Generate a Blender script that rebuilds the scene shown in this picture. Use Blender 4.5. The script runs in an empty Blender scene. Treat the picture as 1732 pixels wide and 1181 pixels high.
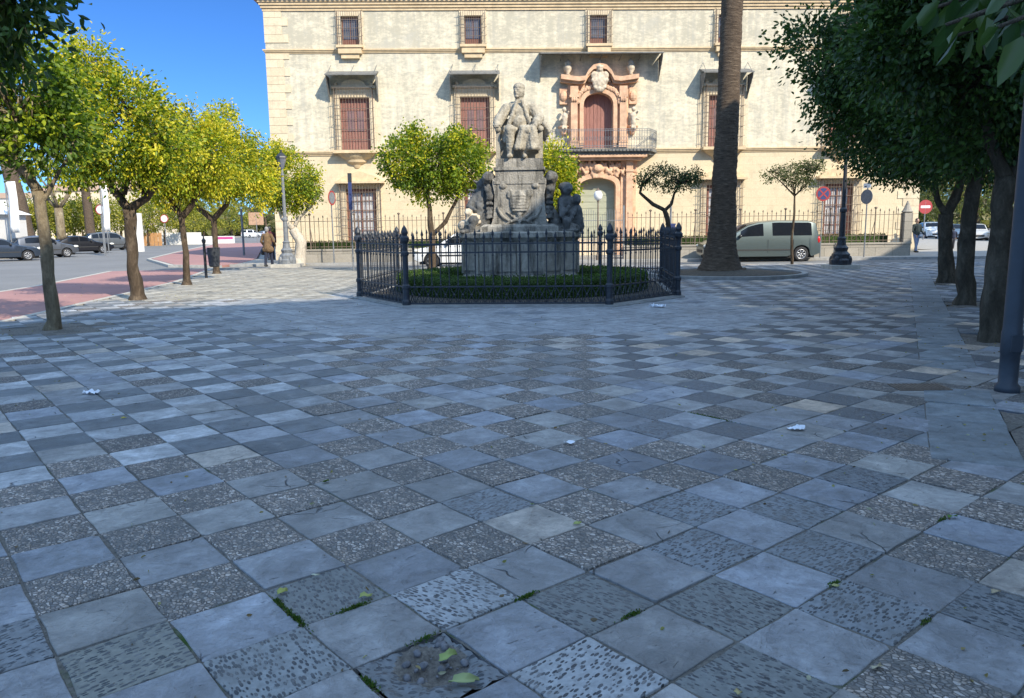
import bpy, bmesh, math, random
import numpy as np
from mathutils import Vector, Matrix, noise
R = math.radians
rnd = random.Random(7)
npr = np.random.default_rng(7)
scene = bpy.context.scene
COL = scene.collection

# ------------------------------------------------------------------ camera, sky, sun, exposure
H = 1.55; F = 1305.0; CX, CY = 866.0, 590.5
PITCH = math.atan(206 / F); ROLL = R(0.7)
cd = bpy.data.cameras.new('camera'); cam = bpy.data.objects.new('camera', cd); COL.objects.link(cam)
cd.sensor_fit = 'HORIZONTAL'; cd.sensor_width = 36; cd.lens = F / 1732 * 36
cd.clip_start = 0.05; cd.clip_end = 5000
cam.matrix_world = Matrix.Translation((0, 0, H)) @ Matrix.Rotation(R(90) - PITCH, 4, 'X') @ Matrix.Rotation(-ROLL, 4, 'Z')
scene.camera = cam
S = Vector((.498, -.6375, .588)).normalized()
w = bpy.data.worlds.new('World'); scene.world = w; w.use_nodes = True
nt = w.node_tree; bg = nt.nodes['Background']
sk = nt.nodes.new('ShaderNodeTexSky'); sk.sky_type = 'NISHITA'; sk.sun_disc = False
sk.sun_elevation = R(36); sk.sun_rotation = math.atan2(S.x, S.y); sk.altitude = 1500; sk.air_density = 1.0; sk.dust_density = 0.1; sk.ozone_density = 5.0
tint = nt.nodes.new('ShaderNodeMix'); tint.data_type = 'RGBA'; tint.blend_type = 'MULTIPLY'; tint.inputs[0].default_value = 1; 
wtc = nt.nodes.new('ShaderNodeTexCoord'); wsep = nt.nodes.new('ShaderNodeSeparateXYZ'); nt.links.new(wtc.outputs['Generated'], wsep.inputs[0])
wr_ = nt.nodes.new('ShaderNodeValToRGB'); nt.links.new(wsep.outputs[2], wr_.inputs[0]); we = wr_.color_ramp.elements
we[0].position = .0; we[0].color = (.20, .33, .50, 1); we[1].position = .62; we[1].color = (2.95, 2.32, 1.66, 1); e3 = we.new(.28); e3.color = (.155, .285, .44, 1)
wm = nt.nodes.new('ShaderNodeMix'); wm.data_type = 'RGBA'; wm.blend_type = 'MULTIPLY'; wm.inputs[0].default_value = 1; wm.inputs[7].default_value = (1.0, 1.0, 1.0, 1); nt.links.new(wr_.outputs[0], wm.inputs[6]); nt.links.new(wm.outputs[2], tint.inputs[7])
nt.links.new(sk.outputs[0], tint.inputs[6]); nt.links.new(tint.outputs[2], bg.inputs[0]); bg.inputs[1].default_value = 0.15
sl = bpy.data.lights.new('sun', 'SUN'); sl.energy = 2.75; sl.angle = R(0.53); sl.color = (1, .91, .76)
so = bpy.data.objects.new('sun', sl); COL.objects.link(so); so.rotation_euler = S.to_track_quat('Z', 'Y').to_euler(); so.location = (20, -25, 30)
scene.view_settings.view_transform = 'Standard'; scene.view_settings.look = 'None'
scene.view_settings.exposure = 1.25; scene.view_settings.gamma = 1

def ray(px, py):
    a = (px - CX) / F; b = (CY - py) / F
    c, s = math.cos(-ROLL), math.sin(-ROLL); a, b = a * c - b * s, a * s + b * c
    cp, sp = math.cos(PITCH), math.sin(PITCH)
    return (a, cp + b * sp, -sp + b * cp)
def G(px, py, z=0.0):
    r = ray(px, py); t = (z - H) / r[2]; return Vector((r[0] * t, r[1] * t, z))
def at(px, py, Y):
    r = ray(px, py); t = Y / r[1]; return Vector((r[0] * t, Y, H + r[2] * t))

# ------------------------------------------------------------------ helpers
def tag(o, label=None, cat=None, group=None, kind=None):
    if label: o['label'] = label
    if cat: o['category'] = cat
    if group: o['group'] = group
    if kind: o['kind'] = kind
    return o
def thing(name, label, cat, loc=(0, 0, 0), rz=0, group=None):
    o = bpy.data.objects.new(name, None); COL.objects.link(o); o.location = loc; o.rotation_euler = (0, 0, rz)
    o.empty_display_size = .2
    return tag(o, label, cat, group)
def copy_tree(o, parent=None):
    c = o.copy(); COL.objects.link(c); c.parent = parent
    for ch in list(o.children): copy_tree(ch, c)
    return c

class MB:
    def __init__(s): s.v = []; s.f = []; s.M = Matrix.Identity(4)
    def add(s, vs, fs):
        n = len(s.v); s.v += [tuple(s.M @ Vector(p)) for p in vs]; s.f += [tuple(n + i for i in f) for f in fs]
    def box(s, x0, x1, y0, y1, z0, z1):
        s.add([(x0, y0, z0), (x1, y0, z0), (x1, y1, z0), (x0, y1, z0), (x0, y0, z1), (x1, y0, z1), (x1, y1, z1), (x0, y1, z1)],
              [(0, 3, 2, 1), (4, 5, 6, 7), (0, 1, 5, 4), (1, 2, 6, 5), (2, 3, 7, 6), (3, 0, 4, 7)])
    def tube(s, pts, rs, n=8, cap=True, jit=0, seed=0):
        pts = [Vector(p) for p in pts]
        if not hasattr(rs, '__len__'): rs = [rs] * len(pts)
        vs = []; fs = []; prev = None
        for i, p in enumerate(pts):
            d = (pts[min(i + 1, len(pts) - 1)] - pts[max(i - 1, 0)])
            if d.length < 1e-9: d = Vector((0, 0, 1))
            d.normalize()
            if prev is None:
                a = d.orthogonal().normalized()
                if abs(d.z) > .7: a = (Vector((1, 0, 0)) - d * d.x).normalized()
            else: a = (prev - d * prev.dot(d)).normalized()
            prev = a; b = d.cross(a)
            for k in range(n):
                t = 2 * math.pi * k / n; r = rs[i]
                if jit: r *= 1 + jit * noise.noise(Vector((math.cos(t) * 1.3 + seed, math.sin(t) * 1.3, p.length * 3)))
                vs.append(tuple(p + a * math.cos(t) * r + b * math.sin(t) * r))
        for i in range(len(pts) - 1):
            for k in range(n):
                k2 = (k + 1) % n; fs.append((i * n + k, i * n + k2, (i + 1) * n + k2, (i + 1) * n + k))
        if cap: fs.append(tuple(range(n - 1, -1, -1))); fs.append(tuple((len(pts) - 1) * n + k for k in range(n)))
        s.add(vs, fs)
    def cyl(s, x, y, z0, z1, r, n=12, r2=None): s.tube([(x, y, z0), (x, y, z1)], [r, r if r2 is None else r2], n)
    def lathe(s, prof, n=16, c=(0, 0, 0), sx=1, sy=1):
        vs = []; fs = []
        for r, z in prof:
            for k in range(n):
                t = 2 * math.pi * (k + .5) / n; vs.append((c[0] + r * math.cos(t) * sx, c[1] + r * math.sin(t) * sy, c[2] + z))
        for i in range(len(prof) - 1):
            for k in range(n): k2 = (k + 1) % n; fs.append((i * n + k, i * n + k2, (i + 1) * n + k2, (i + 1) * n + k))
        fs.append(tuple(range(n - 1, -1, -1))); fs.append(tuple((len(prof) - 1) * n + k for k in range(n)))
        s.add(vs, fs)
    def prism(s, poly, h0, h1, plane='xy'):
        n = len(poly)
        def m(p, h): return (p[0], p[1], h) if plane == 'xy' else ((p[0], h, p[1]) if plane == 'xz' else (h, p[0], p[1]))
        vs = [m(p, h0) for p in poly] + [m(p, h1) for p in poly]
        fs = [tuple(range(n - 1, -1, -1)), tuple(range(n, 2 * n))] + [(i, (i + 1) % n, n + (i + 1) % n, n + i) for i in range(n)]
        s.add(vs, fs)
    def ell(s, c, r, n=12, m=8, rot=None):
        vs = []; fs = []; rx, ry, rz = r if hasattr(r, '__len__') else (r, r, r); c = Vector(c)
        def P(v): v = Vector(v); v = rot @ v if rot else v; return tuple(c + v)
        for i in range(1, m):
            t = math.pi * i / m
            for k in range(n): a = 2 * math.pi * k / n; vs.append(P((rx * math.sin(t) * math.cos(a), ry * math.sin(t) * math.sin(a), rz * math.cos(t))))
        vs.append(P((0, 0, rz))); vs.append(P((0, 0, -rz))); T = len(vs) - 2
        for i in range(m - 2):
            for k in range(n): k2 = (k + 1) % n; fs.append((i * n + k, (i + 1) * n + k, (i + 1) * n + k2, i * n + k2))
        for k in range(n): k2 = (k + 1) % n; fs.append((T, k, k2)); fs.append((T + 1, (m - 2) * n + k2, (m - 2) * n + k))
        s.add(vs, fs)
    def cap(s, a, b, ra, rb=None, n=10):
        a = Vector(a); b = Vector(b); rb = ra if rb is None else rb; d = b - a; L = d.length; d.normalize()
        pts = []; rs = []
        for t in (0.98, .85, .6, .3): pts.append(a - d * ra * t); rs.append(ra * math.sqrt(max(0, 1 - t * t)))
        pts += [a, b]; rs += [ra, rb]
        for t in (.3, .6, .85, .98): pts.append(b + d * rb * t); rs.append(rb * math.sqrt(max(0, 1 - t * t)))
        s.tube(pts, rs, n)
    def build(s, name, m, parent=None, smooth=False, loc=None, kind=None):
        me = bpy.data.meshes.new(name); me.from_pydata(s.v, [], s.f)
        for x in (m if isinstance(m, (list, tuple)) else [m]): me.materials.append(x)
        bm = bmesh.new(); bm.from_mesh(me); bmesh.ops.recalc_face_normals(bm, faces=bm.faces); bm.to_mesh(me); bm.free()
        if smooth:
            for p in me.polygons: p.use_smooth = True
        me.update()
        o = bpy.data.objects.new(name, me); COL.objects.link(o)
        if parent is not None: o.parent = parent
        if loc: o.location = loc
        if kind: o['kind'] = kind
        return o
def remesh(o, vs, smooth=2, disp=0, dscale=.1, seed=0):
    m = o.modifiers.new('fuse', 'REMESH'); m.mode = 'VOXEL'; m.voxel_size = vs; m.use_smooth_shade = True
    if smooth:
        s = o.modifiers.new('soft', 'SMOOTH'); s.iterations = smooth; s.factor = .5
    if disp:
        t = bpy.data.textures.new(o.name + '_carve', 'CLOUDS'); t.noise_scale = dscale; t.noise_depth = 3
        d = o.modifiers.new('carve', 'DISPLACE'); d.texture = t; d.strength = disp; d.mid_level = .5; d.texture_coords = 'LOCAL'
    return o

# ------------------------------------------------------------------ materials
def lin(c):
    if isinstance(c, str):
        c = c.lstrip('#'); c = [int(c[i:i + 2], 16) / 255 for i in (0, 2, 4)]; return tuple(x / 12.92 if x <= .04045 else ((x + .055) / 1.055) ** 2.4 for x in c) + (1,)
    return tuple(c) + (1,)
class NT:
    def __init__(s, name, rough=.8, spec=.5):
        s.m = bpy.data.materials.new(name); s.m.use_nodes = True; s.t = s.m.node_tree; s.N = s.t.nodes; s.p = s.N['Principled BSDF']
        s.p.inputs['Roughness'].default_value = rough; s.p.inputs['Specular IOR Level'].default_value = spec
    def n(s, ty, **kw):
        x = s.N.new('ShaderNode' + ty)
        for k, v in kw.items():
            if k.startswith('i_'):
                key = k[2:]; key = int(key) if key.isdigit() else key.replace('_', ' ')
                s.set(x.inputs[key], v)
            else: setattr(x, k, v)
        return x
    def set(s, inp, v):
        if isinstance(v, bpy.types.NodeSocket): s.t.links.new(v, inp)
        elif isinstance(v, bpy.types.Node): s.t.links.new(v.outputs[0], inp)
        else: inp.default_value = v
    def co(s, kind='Object', scale=1, rot=(0, 0, 0)):
        tc = s.n('TexCoord'); mp = s.n('Mapping'); s.t.links.new(tc.outputs[kind], mp.inputs[0])
        mp.inputs['Scale'].default_value = scale if hasattr(scale, '__len__') else (scale,) * 3; mp.inputs['Rotation'].default_value = rot
        return mp.outputs[0]
    def noise(s, vec, scale, detail=4, rough=.6, dist=0): 
        x = s.n('TexNoise', i_Vector=vec, i_Scale=scale, i_Detail=detail, i_Roughness=rough, i_Distortion=dist); return x.outputs['Fac']
    def ramp(s, fac, stops, interp='LINEAR'):
        x = s.n('ValToRGB'); s.set(x.inputs[0], fac); e = x.color_ramp.elements; x.color_ramp.interpolation = interp
        while len(e) < len(stops): e.new(.5)
        for i, (p, c) in enumerate(stops): e[i].position = p; e[i].color = c if isinstance(c, tuple) and len(c) == 4 else (lin(c) if not isinstance(c, (int, float)) else (c, c, c, 1))
        return x.outputs[0]
    def mix(s, f, a, b, bt='MIX'):
        x = s.n('Mix', data_type='RGBA', blend_type=bt)
        for i, v in ((0, f), (6, a), (7, b)):
            if isinstance(v, str): v = lin(v)
            if isinstance(v, tuple) and len(v) == 3: v = v + (1,)
            s.set(x.inputs[i], v)
        return x.outputs[2]
    def math(s, op, a, b=0.0, c=0.0):
        x = s.n('Math', operation=op); s.set(x.inputs[0], a); s.set(x.inputs[1], b); s.set(x.inputs[2], c); return x.outputs[0]
    def bump(s, h, strength=.3, dist=.01, prev=None):
        b = s.n('Bump', i_Height=h, i_Strength=strength, i_Distance=dist)
        if prev: s.set(b.inputs['Normal'], prev)
        s.set(s.p.inputs['Normal'], b.outputs[0]); return b.outputs[0]
    def col(s, c): s.set(s.p.inputs['Base Color'], c); return s
def simple(name, c, rough=.7, var=.25, scale=6, bump=.15, bd=.01, metal=0, spec=.5, streak=None, coord='Object'):
    t = NT(name, rough, spec); v = t.co(coord, streak or 1); c = lin(c)
    f = t.noise(v, scale, 6, .65); lo = tuple(x * (1 - var) for x in c[:3]) + (1,); hi = tuple(min(1, x * (1 + var)) for x in c[:3]) + (1,)
    t.col(t.ramp(f, [(.3, lo), (.7, hi)])); t.p.inputs['Metallic'].default_value = metal
    if bump: t.bump(t.noise(v, scale * 4, 5), bump, bd)
    return t.m
M = {}
M['iron'] = simple('wrought iron paint', (.028, .033, .042), .5, .3, 8, .2, .004)
M['iron_black'] = simple('black cast iron', (.025, .027, .032), .45, .3, 8, .2, .004)
M['iron_rust'] = simple('rusty iron', (.16, .12, .09), .8, .3, 8, 0)
M['iron_grey'] = simple('grey iron', (.17, .18, .19), .6, .3, 8, 0)
M['post_grey'] = simple('grey painted post', (.04, .05, .065), .5, .2, 4, .1, .003)
M['soil'] = simple('pit soil', (.085, .07, .052), .95, .45, 9, .8, .03)
M['gravel'] = simple('gravel', (.20, .18, .155), .95, .5, 40, .8, .02)
M['rubber'] = simple('tyre rubber', (.02, .02, .022), .8, .2, 10, 0)
M['rim'] = simple('alloy', (.55, .56, .58), .3, .1, 4, 0, metal=.6)
M['underbody'] = simple('dark underbody', (.015, .015, .016), .8, .2, 5, 0)
M['white'] = simple('white paint', (.78, .78, .76), .6, .06, 3, .05)
M['red'] = simple('red sign paint', (.33, .035, .035), .5, .08, 3, 0)
M['blue'] = simple('blue sign paint', (.03, .045, .14), .5, .08, 3, 0)
M['skin'] = simple('skin', (.45, .27, .19), .6, .1, 8, 0)
M['paper'] = simple('paper', (.80, .82, .86), .8, .05, 20, .3)

def mat_asphalt():
    t = NT('asphalt', .9, .3); v = t.co(); a = t.noise(v, .25, 6, .7); b = t.noise(v, 60, 3)
    c = t.ramp(a, [(.3, (.15, .146, .14)), (.7, (.225, .22, .21))]); c = t.mix(.35, c, t.ramp(b, [(.3, (.09, .09, .09)), (.7, (.32, .31, .30))])); t.col(c); t.bump(b, .3, .01); return t.m
M['asphalt'] = mat_asphalt()
def mat_red():
    t = NT('red cycle path', .9, .3); v = t.co(); a = t.noise(v, .6, 6, .7); b = t.noise(v, 30, 3)
    c = t.ramp(a, [(.3, (.31, .17, .155)), (.7, (.41, .235, .21))]); c = t.mix(.2, c, t.ramp(b, [(.3, (.2, .08, .07)), (.7, (.6, .3, .25))])); t.col(c); return t.m
M['redpath'] = mat_red()
def mat_flag():
    t = NT('pale pavement', .85, .4); v = t.co(); br = t.n('TexBrick', i_Vector=v, i_Scale=2.5, i_Mortar_Size=.012); br.offset = 0; 
    t.set(br.inputs['Color1'], (.42, .38, .32, 1)); t.set(br.inputs['Color2'], (.33, .31, .28, 1)); t.set(br.inputs['Mortar'], (.16, .15, .13, 1)); br.inputs['Row Height'].default_value = .5
    a = t.noise(v, 1.5, 6, .7); t.col(t.mix(.5, br.outputs[0], t.ramp(a, [(.3, (.22, .21, .19)), (.75, (.46, .43, .37))]))); t.bump(a, .2); return t.m
M['flag'] = mat_flag()
def mat_cobble():
    t = NT('grey cobbles', .85, .4); v = t.co(); vo = t.n('TexVoronoi', i_Vector=v, i_Scale=9); vo.feature = 'DISTANCE_TO_EDGE'; vc = t.n('TexVoronoi', i_Vector=v, i_Scale=9)
    c = t.ramp(vc.outputs['Color'], [(.1, (.13, .13, .14)), (.9, (.28, .28, .28))]); c = t.mix(t.ramp(vo.outputs[0], [(.02, 1.0), (.08, 0.0)]), c, (.05, .05, .05)); t.col(c); t.bump(vo.outputs[0], .6, .02); return t.m
M['cobble'] = mat_cobble()
def mat_joint():
    t = NT('joint dirt and moss', .95, .2); v = t.co(); a = t.noise(v, 1.3, 5, .7); b = t.noise(v, 45, 4)
    c = t.ramp(b, [(.3, (.10, .095, .085)), (.7, (.21, .195, .17))]); m = t.ramp(a, [(.56, 0.0), (.66, 1.0)])
    t.col(t.mix(m, c, (.045, .085, .018))); t.bump(b, .9, .02); return t.m
M['joint'] = mat_joint()
def grime(t, c):
    w_ = t.co('Object'); a = t.noise(w_, .9, 6, .7, .5); b = t.noise(w_, 7, 5, .7, .5); f = t.math('ADD', t.math('MULTIPLY', a, .55), t.math('MULTIPLY', b, .45))
    c = t.mix(1, c, (.86, .87, .87), 'MULTIPLY')
    c = t.mix(t.ramp(f, [(.46, 0.0), (.60, .55), (.72, .75)]), c, (.155, .155, .148))
    g = t.n('TexVoronoi', i_Vector=w_, i_Scale=5.5); spot = t.ramp(g.outputs['Distance'], [(.055, 1.0), (.075, 0.0)]); sc_ = t.n('SeparateColor', i_0=g.outputs['Color']); gate = t.ramp(sc_.outputs[0], [(.80, 0.0), (.82, .55)])
    return t.mix(t.math('MULTIPLY', spot, gate), c, (.09, .09, .088))
def mat_slate():
    t = NT('slate slab', .62, .5); at_ = t.n('Attribute', attribute_name='Col'); uv = t.co('UV')
    n1 = t.noise(uv, 4, 6, .62, .6); n2 = t.noise(uv, 18, 6, .7, 1.2); n3 = t.noise(uv, 90, 3, .7)
    f = t.math('ADD', t.math('MULTIPLY', n1, .62), t.math('MULTIPLY', n2, .42))
    g = t.ramp(f, [(.36, .52), (.46, .84), (.55, 1.08), (.68, 1.5)])
    c = t.mix(1, at_.outputs['Color'], g, 'MULTIPLY')
    # flaked ledges and hairline cracks
    dv = t.n('VectorMath', operation='ADD'); t.set(dv.inputs[0], uv)
    nn = t.n('TexNoise', i_Vector=uv, i_Scale=5, i_Detail=3); sc = t.n('VectorMath', operation='SCALE'); t.set(sc.inputs[0], nn.outputs['Color']); sc.inputs['Scale'].default_value = .12; t.set(dv.inputs[1], sc.outputs[0])
    vo = t.n('TexVoronoi', i_Vector=dv.outputs[0], i_Scale=3.6); vo.feature = 'DISTANCE_TO_EDGE'
    line = t.ramp(vo.outputs[0], [(.0, 1.0), (.018, 0.0)]); msk = t.ramp(t.noise(uv, 2.3, 2), [(.60, 0.0), (.66, 1.0)]); ln = t.math('MULTIPLY', line, msk)
    c = t.mix(t.math('MULTIPLY', ln, .75), c, (.05, .052, .055))
    dots = t.ramp(n3, [(.30, 1.0), (.38, 0.0)]); c = t.mix(t.math('MULTIPLY', dots, .35), c, (.09, .095, .10))
    uvs = t.co('UV', (14, 46, 1)); pit = t.ramp(t.noise(uvs, 1, 3, .6, .5), [(.27, 1.0), (.33, 0.0)]); c = t.mix(t.math('MULTIPLY', pit, .6), c, (.07, .075, .08))
    c = t.mix(t.ramp(t.noise(uv, 7, 5, .7, .4), [(.58, 0.0), (.70, .34)]), c, (.42, .40, .36))
    t.col(grime(t, c)); t.set(t.p.inputs['Roughness'], t.ramp(n2, [(.3, .55), (.7, .85)]))
    st = t.ramp(n1, [(.40, 0.0), (.43, .35), (.52, .38), (.54, .7), (.62, .72), (.64, 1.0)])
    h = t.math('ADD', t.math('MULTIPLY', st, .5), t.math('ADD', t.math('MULTIPLY', n2, .6), t.math('MULTIPLY', n3, .18))); h = t.math('SUBTRACT', h, t.math('MULTIPLY', ln, 1.2)); h = t.math('SUBTRACT', h, t.math('MULTIPLY', pit, .5))
    t.bump(h, 1.0, .014); return t.m
def mat_pebble():
    t = NT('exposed pebble slab', .75, .45); at_ = t.n('Attribute', attribute_name='Col'); uv = t.co('UV'); uv2 = t.co('UV', (1, 1.35, 1))
    vo = t.n('TexVoronoi', i_Vector=uv2, i_Scale=43); vo.feature = 'F1'; ve = t.n('TexVoronoi', i_Vector=uv2, i_Scale=43); ve.feature = 'DISTANCE_TO_EDGE'
    sx = t.n('SeparateColor', i_0=vo.outputs['Color'])
    c = t.ramp(sx.outputs[0], [(.0, (.12, .12, .12)), (.35, (.22, .21, .20)), (.62, (.32, .28, .24)), (.82, (.39, .355, .32)), (1, (.50, .48, .45))])
    edge = t.ramp(ve.outputs[0], [(.02, 1.0), (.11, 0.0)]); buried = t.ramp(sx.outputs[1], [(.10, 1.0), (.16, 0.0)])
    k = t.math('MAXIMUM', edge, t.math('MULTIPLY', buried, .85)); c = t.mix(k, c, (.115, .11, .10)); c = t.mix(.8, c, at_.outputs['Color'], 'MULTIPLY')
    c = t.mix(1, c, (3.2, 3.05, 2.95), 'MULTIPLY')
    n1 = t.noise(uv, 6, 5, .7); c = t.mix(t.ramp(n1, [(.50, 0.0), (.70, .65)]), c, (.15, .148, .14)); t.col(grime(t, c))
    h = t.math('MULTIPLY', t.math('SUBTRACT', 1.0, k), t.math('SUBTRACT', 1.0, t.math('MULTIPLY', vo.outputs['Distance'], .6))); t.bump(h, 1, .012); return t.m
def mat_loz():
    t = NT('set oval pebble slab', .7, .45); at_ = t.n('Attribute', attribute_name='Col'); uv = t.co('UV', (30, 72, 1))
    vo = t.n('TexVoronoi', i_Vector=uv, i_Scale=1, i_Randomness=.7); vo.feature = 'F1'; sx = t.n('SeparateColor', i_0=vo.outputs['Color'])
    r = t.math('MULTIPLY_ADD', sx.outputs[1], .16, .30)
    st = t.ramp(t.math('SUBTRACT', vo.outputs['Distance'], r), [(.0, 1.0), (.07, 0.0)])
    raw = t.co('UV'); n1 = t.noise(raw, 25, 5, .7); mort = t.mix(1, at_.outputs['Color'], t.ramp(n1, [(.3, .75), (.7, 1.25)]), 'MULTIPLY')
    stone = t.ramp(sx.outputs[0], [(.0, (.022, .028, .036)), (.8, (.06, .068, .08)), (1, (.20, .20, .20))])
    t.col(grime(t, t.mix(t.math('MULTIPLY', st, t.ramp(t.noise(raw, 9, 4), [(.30, .6), (.5, 1.0)])), mort, stone))); t.bump(t.math('ADD', st, t.math('MULTIPLY', n1, .4)), .8, .007); t.set(t.p.inputs['Roughness'], t.ramp(st, [(0, .85), (1, .45)])); return t.m
M['slate'] = mat_slate(); M['pebble'] = mat_pebble(); M['loz'] = mat_loz()

def mat_plaster():
    t = NT('old cream plaster', .9, .2); v = t.co(); v2 = t.co('Object', (1, 1, 2.2)); v3 = t.co('Object', (2.4, 1, .30))
    sep = t.n('SeparateXYZ', i_0=v); z = sep.outputs[2]
    a = t.noise(v2, .75, 9, .74, .8); b = t.noise(v2, 4, 7, .75, .4); s3 = t.noise(v3, 1.1, 5, .65); big = t.noise(v, .35, 3)
    up = t.n('MapRange', i_0=z); up.inputs[1].default_value = 9.8; up.inputs[2].default_value = 10.6; up.inputs[3].default_value = .0; up.inputs[4].default_value = .05
    base = t.mix(big, (.83, .735, .545), (.76, .67, .49))
    dirt = t.ramp(t.math('ADD', t.math('ADD', t.math('MULTIPLY', a, .5), t.math('MULTIPLY', b, .5)), t.math('MULTIPLY_ADD', s3, .38, t.math('SUBTRACT', up.outputs[0], .155))), [(.40, 0.0), (.50, .40), (.62, .95)])
    c = t.mix(t.math('MULTIPLY', dirt, .8), base, (.34, .32, .25)); vst = t.noise(t.co('Object', (3.2, 1, .22)), 1.0, 6, .7, .3)
    c = t.mix(t.ramp(vst, [(.52, 0.0), (.66, .5)]), c, (.40, .385, .33)); c = t.mix(t.ramp(t.noise(v, .55, 8, .75, 1.0), [(.54, 0.0), (.62, .38), (.75, .6)]), c, (.46, .44, .37))
    t.col(c); t.bump(b, .35, .03); return t.m
def mat_stoneblock(name, c1, c2, mort, bw=.9, bh=.42):
    t = NT(name, .9, .2); v = t.co('Object', (1, 1, 1), (R(90), 0, 0)); br = t.n('TexBrick', i_Vector=v, i_Scale=1, i_Mortar_Size=.008, i_Bias=-.2)
    br.inputs['Brick Width'].default_value = bw; br.inputs['Row Height'].default_value = bh
    t.set(br.inputs['Color1'], c1 + (1,)); t.set(br.inputs['Color2'], c2 + (1,)); t.set(br.inputs['Mortar'], mort + (1,))
    o = t.co(); a = t.noise(o, 1.6, 7, .7, .4); b = t.noise(o, 14, 5, .7)
    c = t.mix(t.ramp(a, [(.50, 0.0), (.75, .55)]), br.outputs[0], tuple(x * .6 for x in c1) + (1,)); t.col(t.mix(1, c, t.ramp(b, [(.3, .86), (.7, 1.1)]), 'MULTIPLY')); t.bump(t.math('ADD', br.outputs['Fac'], b), .2, .01); return t.m
M['plaster'] = mat_plaster()
M['ochre'] = mat_stoneblock('ochre stone blocks', (.66, .55, .37), (.63, .52, .345), (.57, .46, .30))
M['trim'] = mat_stoneblock('sandstone trim', (.68, .57, .40), (.62, .51, .345), (.52, .43, .30), .7, .4)
M['trim2'] = simple('cornice sandstone', (.60, .46, .28), .9, .2, 3, .3, .02)
M['pink'] = simple('pink sandstone', (.62, .39, .245), .9, .28, 3, .5, .02)
M['pinkpale'] = simple('pale carved stone', (.55, .46, .34), .9, .35, 6, .5, .02)
M['oldred'] = simple('faded red shutter wood', (.29, .135, .105), .8, .3, 5, .1, streak=(6, 1, .5))
M['brownwood'] = simple('brown window wood', (.20, .08, .055), .7, .2, 5, .1)
M['greendoor'] = simple('grey green door', (.36, .37, .27), .8, .12, 3, .1, streak=(1, 1, 6))
M['blind'] = simple('pale curtain', (.58, .59, .60), .9, .08, 2, 0)
M['glass'] = simple('window glass', (.12, .13, .16), .12, .3, 2, 0)
M['oldglass'] = simple('dusty shutter glass', (.22, .13, .125), .4, .2, 3, 0)
M['slateroof'] = simple('weathered canopy slate', (.17, .165, .15), .9, .3, 5, .3)
M['tile'] = simple('clay roof tile', (.42, .27, .17), .9, .3, 6, .3)
M['stone'] = simple('monument limestone', (.30, .285, .245), .9, .42, 3.2, .7, .02)
def mat_carved():
    t = NT('weathered statue stone', .9, .2); v = t.co(); a = t.noise(v, 5, 8, .72, .5); b = t.noise(v, 30, 5, .7)
    c = t.ramp(a, [(.3, (.17, .15, .12)), (.5, (.34, .30, .23)), (.7, (.48, .43, .33))]); c = t.mix(t.ramp(b, [(.55, 0.0), (.64, .7)]), c, (.56, .52, .42)); t.col(c); t.bump(b, .6, .015); return t.m
M['statue'] = mat_carved()
def mat_mon(name, c, dk, sp):
    t = NT(name, .9, .2); v = t.co(); vs = t.co('Object', (5, 5, .7)); a = t.noise(v, 2.2, 8, .75, .5); b = t.noise(vs, 1.2, 6, .7, .3); f = t.noise(v, 26, 5, .75)
    col = t.ramp(a, [(.3, tuple(x * .6 for x in c)), (.52, c), (.72, tuple(x * 1.45 for x in c))]); col = t.mix(t.ramp(b, [(.46, 0.0), (.62, .85)]), col, dk); col = t.mix(t.ramp(f, [(.60, 0.0), (.70, sp)]), col, (.50, .47, .38))
    t.col(col); t.bump(t.math('ADD', a, f), 1, .035); return t.m
M['stone'] = mat_mon('monument limestone', (.37, .34, .285), (.07, .068, .06), .5)
M['stone_dark'] = mat_mon('blackened limestone', (.19, .18, .16), (.045, .045, .042), .35)
M['darkstone'] = simple('dark bronze stone', (.10, .10, .095), .8, .45, 6, .6, .02)
M['wallstone'] = mat_stoneblock('low wall stone', (.34, .31, .26), (.27, .25, .21), (.14, .13, .11), .8, .4)
M['kerb'] = simple('granite kerb', (.30, .295, .28), .85, .25, 5, .3)
M['concrete'] = simple('pale kerb stone', (.45, .42, .36), .85, .25, 5, .3)

def mat_bark(name, c, pale=None, sc=4):
    t = NT(name, .95, .2); v = t.co('Object', (1, 1, .45)); a = t.noise(v, sc, 7, .7, .6); b = t.noise(v, sc * 7, 5, .7)
    cc = t.ramp(a, [(.32, tuple(x * .5 for x in c)), (.5, c), (.7, pale or tuple(min(1, x * 1.5) for x in c))]); t.col(t.mix(.5, cc, t.mix(1, cc, t.ramp(b, [(.3, .5), (.7, 1.3)]), 'MULTIPLY'))); t.bump(t.math('ADD', a, b), .8, .03); return t.m
M['bark'] = mat_bark('orange tree bark', (.085, .062, .042), (.19, .145, .10))
M['bark_pale'] = mat_bark('pale lichened bark', (.21, .165, .105), (.36, .31, .205))
M['bark_dark'] = mat_bark('dark knotted bark', (.085, .07, .05), (.16, .135, .10), 5)
M['bark_white'] = mat_bark('whitewashed bark', (.55, .48, .38), (.62, .56, .46))
def mat_palm():
    t = NT('palm bark', .95, .2); v = t.co('Object', (1, 1, 5)); a = t.noise(v, 5, 6, .7, .4); t.col(t.ramp(a, [(.3, (.05, .036, .026)), (.55, (.12, .088, .062)), (.75, (.22, .17, .12))])); t.bump(a, 1, .05); return t.m
M['palm'] = mat_palm()
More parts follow.
